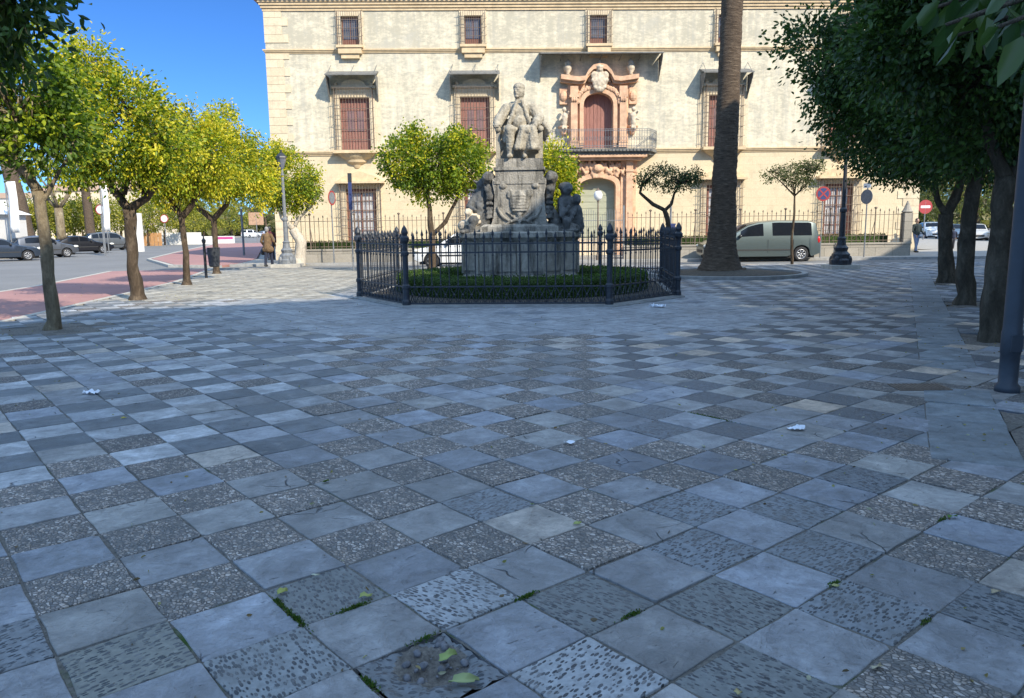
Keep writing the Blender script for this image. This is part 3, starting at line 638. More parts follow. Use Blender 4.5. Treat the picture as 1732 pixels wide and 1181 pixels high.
# trees behind the monument
G2 = 'orange trees behind the monument'
b = (-2.75, 27, 0)
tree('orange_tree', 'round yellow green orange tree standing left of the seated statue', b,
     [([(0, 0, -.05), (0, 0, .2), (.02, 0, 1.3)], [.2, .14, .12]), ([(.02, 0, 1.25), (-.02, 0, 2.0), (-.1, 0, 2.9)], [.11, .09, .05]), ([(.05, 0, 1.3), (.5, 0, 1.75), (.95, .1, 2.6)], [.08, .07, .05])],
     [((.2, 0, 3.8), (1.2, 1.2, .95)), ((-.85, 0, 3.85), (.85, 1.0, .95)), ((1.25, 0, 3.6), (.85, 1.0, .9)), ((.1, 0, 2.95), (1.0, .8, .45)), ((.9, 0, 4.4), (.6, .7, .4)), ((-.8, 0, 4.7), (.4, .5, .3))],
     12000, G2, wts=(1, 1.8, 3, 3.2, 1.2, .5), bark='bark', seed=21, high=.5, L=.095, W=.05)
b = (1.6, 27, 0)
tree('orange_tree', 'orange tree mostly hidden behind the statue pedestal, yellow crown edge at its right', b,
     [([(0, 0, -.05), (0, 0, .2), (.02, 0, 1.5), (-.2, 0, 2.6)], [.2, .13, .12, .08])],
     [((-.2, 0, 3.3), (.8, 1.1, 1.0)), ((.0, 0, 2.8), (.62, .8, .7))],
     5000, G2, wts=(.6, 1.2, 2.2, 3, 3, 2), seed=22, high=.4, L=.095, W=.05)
b = (4.95, 24.2, 0)
tree('small_tree', 'small dark sparse tree with a contorted forked trunk left of the palm', b,
     [([(.05, 0, -.05), (.03, 0, .6), (0, 0, 1.3), (-.12, 0, 1.8), (-.2, 0, 2.02)], [.12, .09, .08, .075, .07]), ([(-.2, 0, 2.02), (-.55, 0, 2.2), (-.95, 0, 2.55), (-.88, 0, 2.85)], [.06, .055, .04, .025]), ([(-.18, 0, 2.0), (.02, 0, 2.2), (.1, 0, 2.5), (.3, 0, 2.8)], [.05, .045, .035, .02])],
     [((-.75, 0, 2.98), (.42, .5, .24)), ((.1, 0, 2.78), (.6, .6, .26)), ((.62, 0, 3.0), (.42, .5, .3)), ((-.2, 0, 3.2), (.5, .5, .16))],
     2600, pal=[(.05, .075, .025), (.08, .11, .04), (.12, .15, .06)], wts=(3, 3, 1.5), bark='bark', seed=23, high=.2, L=.085, W=.035, clump=.09, hollow=.1, per=16, twigs=34)
b = (10.9, 30.1, 0)
tree('small_tree', 'thin young tree with flat airy crown in front of the green van', b,
     [([(.02, 0, -.05), (-.04, 0, 1), (.02, 0, 2.0), (.0, 0, 2.65)], [.06, .05, .042, .035]), ([(0, 0, 2.6), (-.5, 0, 3.1), (-1.0, 0, 3.5)], [.03, .022, .012]), ([(0, 0, 2.6), (.5, 0, 3.1), (.8, 0, 3.6)], [.03, .022, .012])],
     [((-.75, 0, 3.42), (.6, .55, .28)), ((.25, 0, 3.25), (.7, .6, .36)), ((.7, 0, 3.7), (.45, .5, .28)), ((0, 0, 3.6), (.5, .5, .3))],
     2300, pal=[(.07, .085, .03), (.11, .13, .05), (.16, .18, .08)], wts=(3, 3, 1.5), bark='bark', seed=24, high=.2, L=.10, W=.04, clump=.10, hollow=.1, per=16, twigs=36)
# right row
G3 = 'dark leafy trees of the right row'
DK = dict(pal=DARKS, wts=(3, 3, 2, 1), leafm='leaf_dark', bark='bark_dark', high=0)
b = (11.25, 20.0, 0)
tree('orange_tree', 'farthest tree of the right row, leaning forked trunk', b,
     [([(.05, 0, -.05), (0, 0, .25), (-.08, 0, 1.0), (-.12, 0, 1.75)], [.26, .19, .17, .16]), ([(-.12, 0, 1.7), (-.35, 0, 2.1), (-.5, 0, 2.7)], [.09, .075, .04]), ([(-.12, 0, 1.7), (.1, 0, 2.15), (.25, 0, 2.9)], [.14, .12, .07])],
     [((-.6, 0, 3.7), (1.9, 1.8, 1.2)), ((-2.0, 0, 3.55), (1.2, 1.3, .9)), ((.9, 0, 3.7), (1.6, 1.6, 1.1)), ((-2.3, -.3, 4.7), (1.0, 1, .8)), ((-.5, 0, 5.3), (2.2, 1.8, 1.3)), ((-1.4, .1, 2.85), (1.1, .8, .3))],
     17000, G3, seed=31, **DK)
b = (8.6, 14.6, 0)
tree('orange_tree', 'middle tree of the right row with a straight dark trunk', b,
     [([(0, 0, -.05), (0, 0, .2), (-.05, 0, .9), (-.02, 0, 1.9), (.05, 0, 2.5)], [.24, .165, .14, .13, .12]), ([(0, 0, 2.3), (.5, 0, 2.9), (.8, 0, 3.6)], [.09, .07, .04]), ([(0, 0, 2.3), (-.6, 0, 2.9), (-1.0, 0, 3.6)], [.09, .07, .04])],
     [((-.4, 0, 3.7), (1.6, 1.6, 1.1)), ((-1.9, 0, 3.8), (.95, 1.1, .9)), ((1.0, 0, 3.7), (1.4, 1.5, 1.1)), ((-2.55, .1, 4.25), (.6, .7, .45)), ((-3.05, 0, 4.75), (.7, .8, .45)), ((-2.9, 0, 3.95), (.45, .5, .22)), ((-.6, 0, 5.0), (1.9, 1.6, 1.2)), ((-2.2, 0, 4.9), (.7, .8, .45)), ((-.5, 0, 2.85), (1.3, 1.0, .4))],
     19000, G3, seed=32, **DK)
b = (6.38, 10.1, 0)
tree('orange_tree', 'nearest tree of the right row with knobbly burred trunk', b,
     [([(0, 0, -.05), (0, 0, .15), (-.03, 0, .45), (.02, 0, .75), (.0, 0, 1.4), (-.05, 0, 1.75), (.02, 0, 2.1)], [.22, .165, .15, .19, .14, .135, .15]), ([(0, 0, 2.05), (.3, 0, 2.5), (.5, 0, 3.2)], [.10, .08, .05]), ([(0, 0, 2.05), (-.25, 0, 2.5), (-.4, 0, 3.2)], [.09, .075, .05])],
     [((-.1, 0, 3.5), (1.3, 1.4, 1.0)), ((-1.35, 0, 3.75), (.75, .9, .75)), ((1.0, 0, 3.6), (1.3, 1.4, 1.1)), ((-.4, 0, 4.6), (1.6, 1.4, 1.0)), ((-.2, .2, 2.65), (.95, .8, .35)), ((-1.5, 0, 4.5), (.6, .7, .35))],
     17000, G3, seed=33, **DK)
b = (4.25, 5.4, 0)
tree('orange_tree', 'overhanging tree at the right edge with large leaves hanging into view', b,
     [([(0, 0, -.05), (0, 0, .2), (0, 0, 2.2)], [.2, .15, .13]), ([(0, 0, 2.2), (-.5, .05, 2.75), (-1.0, .0, 3.1)], [.08, .05, .02]), ([(0, 0, 2.2), (.5, 0, 2.8), (.8, 0, 3.5)], [.09, .06, .03])],
     [((-.2, .2, 3.25), (1.0, 1.1, .5)), ((.4, 0, 3.8), (1.3, 1.3, .7)), ((-1.1, .3, 3.45), (.6, .7, .3))],
     4200, G3, seed=34, **dict(DK, L=.13, W=.055) if False else dict(DK)).location = (5.6, 5.4, 0)

# tree beside the camera, its large dark leaves hang into the top right corner
b = (2.55, 1.9, 0)
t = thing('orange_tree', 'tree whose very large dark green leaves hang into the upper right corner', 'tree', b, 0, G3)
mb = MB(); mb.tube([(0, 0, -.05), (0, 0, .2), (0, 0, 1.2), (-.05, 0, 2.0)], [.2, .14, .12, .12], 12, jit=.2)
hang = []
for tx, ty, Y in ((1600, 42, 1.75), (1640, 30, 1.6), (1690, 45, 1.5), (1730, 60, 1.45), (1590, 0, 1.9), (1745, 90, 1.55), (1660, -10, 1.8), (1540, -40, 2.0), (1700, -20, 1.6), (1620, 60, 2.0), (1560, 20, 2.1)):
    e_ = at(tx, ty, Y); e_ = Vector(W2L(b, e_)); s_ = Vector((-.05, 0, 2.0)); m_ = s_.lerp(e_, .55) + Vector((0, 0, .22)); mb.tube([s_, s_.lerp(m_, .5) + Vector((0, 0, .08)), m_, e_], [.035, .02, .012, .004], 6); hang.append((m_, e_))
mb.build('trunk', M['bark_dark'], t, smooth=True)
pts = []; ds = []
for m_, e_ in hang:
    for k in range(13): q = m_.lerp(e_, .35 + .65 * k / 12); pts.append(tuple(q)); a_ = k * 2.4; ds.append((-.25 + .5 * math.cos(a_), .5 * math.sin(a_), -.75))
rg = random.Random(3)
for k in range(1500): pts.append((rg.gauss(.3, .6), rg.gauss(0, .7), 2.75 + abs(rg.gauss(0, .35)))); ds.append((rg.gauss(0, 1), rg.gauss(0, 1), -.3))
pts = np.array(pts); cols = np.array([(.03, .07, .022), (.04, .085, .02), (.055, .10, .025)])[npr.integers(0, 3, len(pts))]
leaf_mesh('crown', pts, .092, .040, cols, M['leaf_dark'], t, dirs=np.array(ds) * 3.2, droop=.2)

GS = 'unseen trees added beyond the right edge to shade the paving'  # added out of view, to throw dappled shade on the right paving
for k, (x_, y_, lab) in enumerate(((14.9, 15.6, 'unseen tree added for shade nearest to the cream house'), (17.3, 19.4, 'unseen tree added for shade in the middle of its row'), (20.6, 24.2, 'unseen tree added for shade at the far end of its row'))):
    tree('added_shade_tree', lab, (x_, y_, ZR), [([(0, 0, 0), (0, 0, .3), (0, 0, 2.6)], [.36, .26, .22]), ([(0, 0, 2.5), (.9, 0, 4), (1.3, 0, 5.4)], [.15, .1, .05]), ([(0, 0, 2.5), (-.9, .2, 4), (-1.2, 0, 5.2)], [.15, .1, .05])], [((0, 0, 5.2), (2.6, 2.6, 1.9)), ((1.2, 1, 6.4), (1.6, 1.6, 1.2)), ((-1.2, -.6, 6.0), (1.6, 1.6, 1.2)), ((0, 1.2, 3.9), (1.8, 1.5, .6))], 2900, GS, pal=DARKS, wts=(3, 3, 2, 1), leafm='leaf_dark', bark='bark_dark', high=0, seed=41 + k, L=.17, W=.085, clump=.26)

# palm
p = thing('palm_tree', 'thick grey palm trunk flaring at its base in a soil ring', 'palm tree', (PALM[0], PALM[1], 0))
mb = MB(); pts = []; rs = []
zz = 0.0
for k in range(150):
    z = k * .085; r = .375 + .32 * math.exp(-z / .45) + .13 * math.exp(-z / 1.3) - .008 * z
    lean = .012 * z + (.006 * max(0, z - 2.5)); pts.append((-.03 * math.exp(-z) - .12 + lean * .8 if z > 0 else -.12, 0, z - .02)); rs.append(r * (1 + (.018 if k % 2 else -.012)))
mb.tube(pts, rs, 28, jit=.07, seed=3); mb.build('trunk', M['palm'], p, smooth=True)

# ------------------------------------------------------------------ palace
TH = R(1.6)
def canopy_valance(mb, x, y0, y1, z0, z1, n=5):
    """hanging side sheet with a notched lower edge, in the plane x = const"""
    poly = [(y1, z1), (y0, z1)]
    for k in range(n * 2 + 1):
        t = k / (n * 2); yy = y0 + (y1 - y0) * t; zb = z1 - .12 - (z1 - z0) * t; poly.append((yy, zb - (.06 if k % 2 else 0)))
    mb.prism(poly, x - .01, x + .01, 'yz')
def palace():
    root = thing('palace', 'long cream baroque palace facade with barred windows and a pink carved portal', 'building', (-13.0, 40.5, 0), TH)
    U0, U1 = .85, 34.6
    def wall(u0, u1, z0, z1, holes, mat, name):
        us = sorted({u0, u1} | {h[0] for h in holes} | {h[1] for h in holes}); zs = sorted({z0, z1} | {h[2] for h in holes} | {h[3] for h in holes}); mb = MB()
        for a, b in zip(us, us[1:]):
            for c, d in zip(zs, zs[1:]):
                m = ((a + b) / 2, (c + d) / 2)
                if any(h[0] < m[0] < h[1] and h[2] < m[1] < h[3] for h in holes): continue
                mb.add([(a, 0, c), (b, 0, c), (b, 0, d), (a, 0, d)], [(0, 1, 2, 3)])
        for a, b, c, d in holes:
            mb.add([(a, 0, c), (a, .35, c), (a, .35, d), (a, 0, d)], [(0, 1, 2, 3)]); mb.add([(b, 0, c), (b, .35, c), (b, .35, d), (b, 0, d)], [(0, 1, 2, 3)])
            mb.add([(a, 0, d), (b, 0, d), (b, .35, d), (a, .35, d)], [(0, 1, 2, 3)]); mb.add([(a, 0, c), (b, 0, c), (b, .35, c), (a, .35, c)], [(0, 1, 2, 3)])
        return mb.build(name, mat, root)
    TOPW = [5.08, 11.24, 17.58, 24.1, 30.4]; TALL = [5.16, 11.27, 24.02, 30.3]; GR = [5.3, 11.4, 24.05, 30.28]
    wall(U0, U1, 10.48, 12.3, [(u - .43, u + .43, 10.66, 12.05) for u in TOPW], M['plaster'], 'wall')
    wall(U0, U1, 5.5, 10.28, [(u - .75, u + .75, 5.52, 8.13) for u in TALL] + [(16.79, 18.31, 5.52, 8.27)], M['plaster'], 'wall')
    wall(U0, U1, 0, 5.28, [(u - .77, u + .77, .85, 3.6) for u in GR] + [(16.6, 18.46, .02, 4.08)], M['ochre'], 'wall')
    mb = MB(); mb.box(U0 + .002, U1 - .002, .36, 22, 0, 12.3); mb.box(U0, U0 + .3, 0.001, 22.0, 0, 12.29); mb.box(U1 - .3, U1, .001, 22, 0, 12.29); mb.build('wall', M['plaster'], root)
    # string courses, cornice, roof
    def moulding(z0, z1, d, name='string_course', mat='trim2', steps=3):
        mb = MB(); 
        for k in range(steps):
            a = z0 + (z1 - z0) * k / steps; b = z0 + (z1 - z0) * (k + 1) / steps; dd = d * (k + 1) / steps; mb.box(U0 - dd, U1 + dd, -dd, -.002 if 0 else .05, a, b)
        mb.build(name, M[mat], root)
    moulding(10.28, 10.48, .13); moulding(5.28, 5.5, .15); moulding(12.3, 12.82, .24, 'cornice', steps=4); moulding(.0, .9, .08, 'plinth', 'trim', 1)
    mb = MB()
    for k in range(150):
        u = U0 - .4 + k * .235; mb.tube([(u, -.42, 12.90), (u, 6, 15.2)], .085, 8)
    mb.prism([(-.34, 12.825), (22.5, 12.825), (11, 16.8)], U0 - .45, U1 + .45, 'yz'); mb.build('roof', M['tile'], root)
    # quoins at the corners
    for ua in (U0, U1 - 1.0):
        mb = MB()
        for k in range(31):
            z = k * .4; 
            if 5.1 < z < 5.5 or 10.0 < z < 10.45 or z > 12: continue
            wd = 1.15 if k % 2 else .85; a = ua if ua == U0 else U1 - wd; mb.box(a - .02 if ua == U0 else a, a + wd + (.02 if ua != U0 else 0), -.035, .02, z + .006, z + .394)
        mb.build('quoins', M['trim'], root)
    def cage(parent, u0, u1, z0, z1, d, nb, rings, mat='iron_rust', th=.011):
        mb = MB()
        for k in range(nb + 1): u = u0 + (u1 - u0) * k / nb; mb.tube([(u, -d, z0), (u, -d, z1)], th, 5)
        for s in (u0, u1):
            for q in range(1, 3): mb.tube([(s, -d * q / 3, z0), (s, -d * q / 3, z1)], th, 5)
        for k in range(rings + 1):
            z = z0 + (z1 - z0) * k / rings; mb.tube([(u0, 0, z), (u0, -d, z), (u1, -d, z), (u1, 0, z)], th * 1.3, 5)
            for s, sg in ((u0, -1), (u1, 1)): mb.tube([(s, -d, z), (s + sg * .09, -d - .05, z + .05)], th, 4)
        mb.build('window_cage', M[mat], parent)
    # top windows
    for u in TOPW:
        mb = MB(); mb.box(u - .43, u + .43, .2, .24, 10.66, 12.05); f = mb.build('window', M['brownwood'], root)
        mb = MB(); mb.box(u - .36, u - .02, .185, .198, 10.98, 11.98); mb.box(u + .02, u + .36, .185, .198, 10.98, 11.98); mb.build('pane', M['glass'], f)
        mb = MB(); mb.box(u - .68, u - .435, -.05, .02, 10.5, 12.27); mb.box(u + .435, u + .68, -.05, .02, 10.5, 12.27); mb.box(u - .434, u + .434, -.05, .02, 12.055, 12.26); mb.build('surround', M['trim'], f)
        mb = MB(); mb.box(u - .66, u + .66, -.36, -.01, 10.5, 10.62); mb.box(u - .58, u + .58, -.3, -.01, 10.22, 10.497); mb.box(u - .45, u + .45, -.22, -.01, 10.0, 10.217); mb.build('sill', M['trim2'], f)
        cage(f, u - .6, u + .6, 10.62, 12.22, .28, 11, 4)
    # tall windows with canopies
    for u in TALL:
        mb = MB(); mb.box(u - .75, u + .75, .2, .25, 5.52, 8.13)
        for k in range(9): mb.box(u - .73 + k * .165, u - .73 + k * .165 + .15, .178, .2, 5.56, 8.08)
        f = mb.build('window', M['oldred'], root)
        mb = MB(); mb.box(u - .42, u - .06, .165, .177, 6.5, 7.5); mb.box(u + .06, u + .42, .165, .177, 6.5, 7.5); mb.build('pane', M['oldglass'], f)
        mb = MB(); mb.box(u - 1.05, u - .755, -.1, .02, 5.51, 8.55); mb.box(u + .755, u + 1.05, -.1, .02, 5.51, 8.55); mb.box(u - .754, u + .754, -.1, .02, 8.14, 8.55)
        mb.box(u - 1.12, u + 1.12, -.2, -.005, 8.552, 8.7)
        arc = [(u - .62, 8.702), (u + .62, 8.702)] + [(u + .62 * math.cos(a), 8.702 + .3 * math.sin(a)) for a in [math.pi * q / 10 for q in range(1, 10)]]
        mb.prism(arc, -.18, -.02, 'xz')
        for s in (-1, 1): mb.ell((u + s * .9, -.15, 8.78), (.1, .08, .1), 8, 6)
        mb.box(u - 1.3, u - 1.055, -.035, .02, 5.51, 8.3); mb.box(u + 1.055, u + 1.3, -.035, .02, 5.51, 8.3); mb.build('surround', M['trim'], f)
        mb = MB(); mb.box(u - 1.1, u + 1.1, -.55, -.005, 5.36, 5.505); mb.lathe([(.01, -.75), (.12, -.7), (.22, -.55), (.5, -.42), (.55, -.3), (.8, -.16), (.98, -.001)], 24, (u, -.001, 5.355), 1, .5); mb.build('sill', M['trim2'], f)
        cage(f, u - .95, u + .95, 5.51, 8.55, .42, 13, 6)
        c = MB(); c.add([(u - 1.27, -.95, 9.12), (u + 1.27, -.95, 9.12), (u + 1.27, 0, 9.42), (u - 1.27, 0, 9.42), (u - 1.27, -.95, 9.06), (u + 1.27, -.95, 9.06), (u + 1.27, 0, 9.36), (u - 1.27, 0, 9.36)], [(0, 1, 2, 3), (4, 7, 6, 5), (0, 4, 5, 1), (0, 3, 7, 4), (1, 5, 6, 2)])
        for s in (-1.22, 1.22): canopy_valance(c, u + s, -.93, -.03, 8.05, 9.1)
        for s in (-1.15, 0, 1.15): c.tube([(u + s, -.92, 9.12), (u + s + .06, -.02, 9.72)], .014, 5)
        c.build('canopy', M['slateroof'], f)
    # ground floor windows
    for u in GR:
        mb = MB(); fr = [(u - .77, u - .6), (u + .6, u + .77)]
        for a, b in fr: mb.box(a, b, .12, .2, .86, 3.6)
        mb.box(u - .598, u + .598, .12, .2, 3.42, 3.6); mb.box(u - .598, u + .598, .12, .2, .86, 1.0); mb.box(u - .03, u + .03, .12, .2, 1.002, 3.418)
        for z in (1.5, 2.0, 2.5, 3.0): mb.box(u - .597, u + .597, .135, .165, z - .012, z + .012)
        for x in (-.4, -.22, .22, .4): mb.box(u + x - .01, u + x + .01, .137, .163, 1.002, 3.418)
        f = mb.build('window', M['brownwood'], root)
        mb = MB(); mb.box(u - .6, u + .6, .22, .24, .9, 3.5); mb.build('pane', M['blind'], f)
        mb = MB(); mb.box(u - 1.25, u + 1.25, -.5, -.005, 3.86, 3.96); mb.prism([(u - 1.2, 3.962), (u + 1.2, 3.962), (u + .85, 4.2), (u, 4.48), (u - .85, 4.2)], -.3, -.006, 'xz'); mb.build('cap', M['trim2'], f)
        mb = MB(); mb.box(u - 1.05, u - .78, -.06, .02, .6, 3.84); mb.box(u + .78, u + 1.05, -.06, .02, .6, 3.84); mb.box(u - 1.15, u + 1.15, -.45, -.005, .58, .72); mb.build('surround', M['trim'], f)
        cage(f, u - 1.02, u + 1.02, .72, 3.86, .42, 14, 7)
    # portal -----------------------------------------------------------
    P = M['pink']
    mb = MB(); n = 9
    def arch(mbx, u0, u1, z0, zs, rise, wd, y0, y1):
        """jambs + curved head around an opening"""
        pts_i = [(u0, z0), (u0, zs)] ; pts_o = [(u0 - wd, z0), (u0 - wd, zs)]
        uc = (u0 + u1) / 2; hw = (u1 - u0) / 2
        for k in range(1, 14):
            a = math.pi - math.pi * k / 14; pts_i.append((uc + hw * math.cos(a), zs + rise * math.sin(a) ** .8)); pts_o.append((uc + (hw + wd) * math.cos(a), zs + (rise + wd) * math.sin(a) ** .7))
        pts_i += [(u1, zs), (u1, z0)]; pts_o += [(u1 + wd, zs), (u1 + wd, z0)]
        for k in range(len(pts_i) - 1): mbx.prism([pts_i[k], pts_i[k + 1], pts_o[k + 1], pts_o[k]], y0, y1, 'xz')
    def spandrel(mbx, u0, u1, zs, rise, ztop, y0, y1):
        uc = (u0 + u1) / 2; hw = (u1 - u0) / 2
        prevp = (u0, zs)
        for k in range(1, 15):
            a = math.pi - math.pi * k / 14; p_ = (uc + hw * math.cos(a), zs + rise * max(0, math.sin(a)) ** .8); mbx.prism([prevp, p_, (p_[0], ztop), (prevp[0], ztop)], y0, y1, 'xz'); prevp = p_
    arch(mb, 16.79, 18.31, 5.53, 7.6, .64, .2, -.34, .05); spandrel(mb, 16.785, 18.315, 7.6, .64, 8.27, -.1, .3)
    mb.box(16.0, 16.58, -.16, -.001, 5.53, 8.75); mb.box(18.52, 19.1, -.16, -.001, 5.53, 8.75); mb.box(16.59, 18.51, -.16, -.001, 8.46, 8.75)
    for u in (16.3, 18.8):
        mb.box(u - .17, u + .17, -.42, -.17, 5.85, 8.0); mb.box(u - .23, u + .23, -.47, -.165, 5.53, 5.84); mb.box(u - .24, u + .24, -.48, -.165, 8.0, 8.12); mb.box(u - .2, u + .2, -.45, -.165, 8.122, 8.55)
        for q in range(3): mb.ell((u + (-.1, 0, .1)[q], -.46, 7.9), (.07, .06, .12), 6, 5)
    for s, u in ((-1, 15.78), (1, 19.34)):
        mb.lathe([(.02, 0), (.12, .08), (.2, .3), (.3, .42), (.3, .48)], 10, (u, -.1, 6.15)); mb.box(u - .2, u + .2, -.2, -.002, 7.7, 8.5); mb.ell((u, -.2, 8.1), (.2, .14, .26), 8, 6)
    # broken curved cornice
    cor = [(15.45, 8.86), (15.62, 9.0), (15.62, 9.1), (16.5, 8.98), (16.85, 9.02), (17.0, 9.3), (17.25, 9.55), (17.58, 9.62), (17.91, 9.55), (18.16, 9.3), (18.3, 9.02), (18.65, 8.98), (19.55, 9.1), (19.55, 9.0), (19.7, 8.86)]
    for a, b in zip(cor[2:12], cor[3:13]):
        mb.prism([(a[0], a[1] - .22), (b[0], b[1] - .22), (b[0], b[1]), (a[0], a[1])], -.62, -.01, 'xz'); mb.prism([(a[0], a[1] - .34), (b[0], b[1] - .34), (b[0], b[1] - .222), (a[0], a[1] - .222)], -.42, -.01, 'xz')
    mb.prism([(17.0, 8.75), (18.16, 8.75), (18.1, 9.2), (17.58, 9.45), (17.05, 9.2)], -.3, -.01, 'xz')
    # scroll relief round the door head
    rr = random.Random(5)
    for k in range(40):
        a = math.pi * k / 39; u = 17.55 + 1.05 * math.cos(a); z = 7.75 + .82 * math.sin(a) ** .8; mb.ell((u, -.33, z + rr.uniform(-.04, .04)), (.11, .09, .11), 6, 5)
    pt = mb.build('portal', P, root)
    up = MB(); up.box(16.7, 18.4, .2, .25, 5.53, 8.3)
    for k in range(8): up.box(16.8 + k * .189, 16.8 + k * .189 + .17, .175, .2, 5.55, 8.27)
    up.build('balcony_door', M['oldred'], pt)
    # crest, urns, side figures
    mb = MB(); mb.ell((17.58, -.5, 8.78), (.40, .16, .5), 14, 10); mb.ell((17.3, -.5, 9.05), (.2, .12, .2), 8, 6); mb.ell((17.86, -.5, 9.05), (.2, .12, .2), 8, 6); mb.ell((17.58, -.5, 8.42), (.3, .14, .2), 8, 6)
    mb.lathe([(.16, 0), (.2, .12), (.24, .22), (.12, .3), (.04, .42), (.06, .5), (.01, .55)], 12, (17.58, -.5, 9.25))
    for k in range(8): a = k * math.pi / 4; mb.ell((17.58 + .36 * math.cos(a), -.55, 8.8 + .46 * math.sin(a)), (.1, .08, .1), 7, 5)
    remesh(mb.build('crest', M['pinkpale'], pt), .035, 1, .06, .12)
    for u in (15.98, 19.18):
        mb = MB(); mb.lathe([(.14, 0), (.08, .08), (.2, .25), (.24, .4), (.15, .5), (.2, .55), (.12, .68), (.02, .8)], 12, (u, -.3, 9.1)); mb.build('urn', M['pinkpale'], pt, smooth=True)
    for u, s in ((15.8, 1), (19.34, -1)):
        mb = MB(); mb.cap((u, -.28, 6.72), (u + .03 * s, -.3, 7.1), .15, .17); mb.ell((u, -.32, 7.42), (.11, .12, .13)); mb.cap((u - .12, -.3, 7.15), (u - .25 * s, -.4, 6.9), .06, .05); mb.cap((u + .12, -.3, 7.15), (u + .2, -.45, 7.3), .06, .05); mb.cap((u, -.3, 6.7), (u - .08, -.38, 6.5), .1, .07); mb.cap((u, -.3, 6.7), (u + .1, -.35, 6.45), .09, .06)
        remesh(mb.build('carved_figure', M['pinkpale'], pt), .03, 1, .04, .08)
    # lower portal
    mb = MB(); arch(mb, 16.6, 18.46, .02, 3.55, .45, .24, -.36, .05); spandrel(mb, 16.595, 18.465, 3.55, .45, 4.08, -.1, .3)
    for s in (-1, 1):
        uc = 17.53
        for off_, wd, d in ((1.33, .13, .3), (1.62, .17, .5), (1.9, .09, .25)):
            u = uc + s * off_; mb.box(u - wd, u + wd, -d, -.001, .6, 4.3); mb.box(u - wd - .05, u + wd + .05, -d - .06, -.0005, .01, .6); mb.box(u - wd - .04, u + wd + .04, -d - .05, -.0007, 4.3, 4.42); mb.box(u - wd, u + wd, -d, -.001, 4.42, 4.85)
    mb.box(15.5, 19.6, -.16, -.0003, 4.1, 4.86); mb.box(15.35, 19.75, -.75, -.002, 4.862, 5.0); mb.box(15.15, 19.95, -.95, -.003, 5.002, 5.12)
    lo = mb.build('lower_portal', P, root)
    mb = MB()
    for k in range(150):
        s = rr.choice((-1, 1)); t = rr.random(); u = 17.53 + s * (.15 + 1.75 * t); z = 4.0 + .62 * (1 - t) * rr.random() + .25 * rr.random() + .25 * rr.random() - (.5 * max(0, t - .6))
        a = rr.uniform(-.6, .6); mb.ell((u, -.28 - .14 * rr.random(), z), (.06, .08, .15), 6, 5, Matrix.Rotation(a, 3, 'Y'))
    mb.box(17.25, 17.8, -.45, -.1, 4.0, 4.7); mb.ell((17.53, -.5, 4.5), (.26, .14, .22), 8, 6)
    remesh(mb.build('foliage_relief', P, lo), .04, 1, .05, .1)
    mb = MB(); mb.box(16.5, 18.55, .2, .28, .02, 4.1)
    for z in [.25 + .32 * k for k in range(12)]: mb.box(16.62, 18.44, .18, .2, z, z + .28)
    mb.build('door', M['greendoor'], lo)
    # balcony
    mb = MB(); out = [(14.85, 0), (15.35, -.95), (20.0, -.95), (20.5, 0)]
    mb.prism(out, 5.13, 5.27); mb.prism([(14.7, -.002), (15.25, -1.1), (20.1, -1.1), (20.65, -.002)], 5.272, 5.40)
    for k in range(32): 
        u = 14.95 + k * .178; 
        if 15.2 < u < 20.15: mb.box(u, u + .09, -1.16, -1.101, 5.28, 5.38)
    ba = mb.build('balcony', M['slateroof'], root)
    mb = MB(); path = [(14.75, -.02), (15.3, -1.04), (20.05, -1.04), (20.6, -.02)]
    for z in (5.47, 5.55, 6.28, 6.36): mb.tube([(a, b_, z) for a, b_ in path], .014, 5, cap=True)
    for (a, b_), (c, d) in zip(path, path[1:]):
        L = math.hypot(c - a, d - b_); k = int(L / .13)
        for q in range(k + 1):
            t = q / k; x, y = a + (c - a) * t, b_ + (d - b_) * t; mb.tube([(x, y, 5.4), (x, y, 6.36)], .010, 4)
            if q < k: 
                x2, y2 = a + (c - a) * (t + .5 / k), b_ + (d - b_) * (t + .5 / k); mb.tube([(x2 + .04 * math.cos(w_), y2, 5.9 + .1 * math.sin(w_)) for w_ in [math.pi * 2 * e / 8 for e in range(9)]], .008, 4, cap=False)
    mb.build('balustrade', M['iron_grey'], ba)
    # wide canopy over the portal
    c = MB(); a0, a1 = 14.55, 20.7
    c.add([(a0, -1.05, 10.06), (a1, -1.05, 10.06), (a1, 0, 10.24), (a0, 0, 10.24), (a0, -1.05, 9.99), (a1, -1.05, 9.99), (a1, 0, 10.17), (a0, 0, 10.17)], [(0, 1, 2, 3), (4, 7, 6, 5), (0, 4, 5, 1), (0, 3, 7, 4), (1, 5, 6, 2)])
    for s in (a0 + .05, a1 - .05): canopy_valance(c, s, -1.0, -.03, 8.95, 10.0)
    for k in range(7): u = a0 + .1 + k * (a1 - a0 - .2) / 6; c.tube([(u, -1.04, 10.0), (u, -.01, 9.85)], .02, 5)
    c.build('canopy', M['slateroof'], root)
    # corner balcony bracket on the side wall seen at the left edge
    mb = MB(); mb.box(.3, U0 - .001, 2, 4, 8.85, 8.98); mb.box(.5, U0 - .002, 2.1, 3.9, 8.6, 8.845); mb.box(.65, U0 - .003, 2.2, 3.8, 8.3, 8.595); mb.build('side_balcony', M['slateroof'], root)
palace()

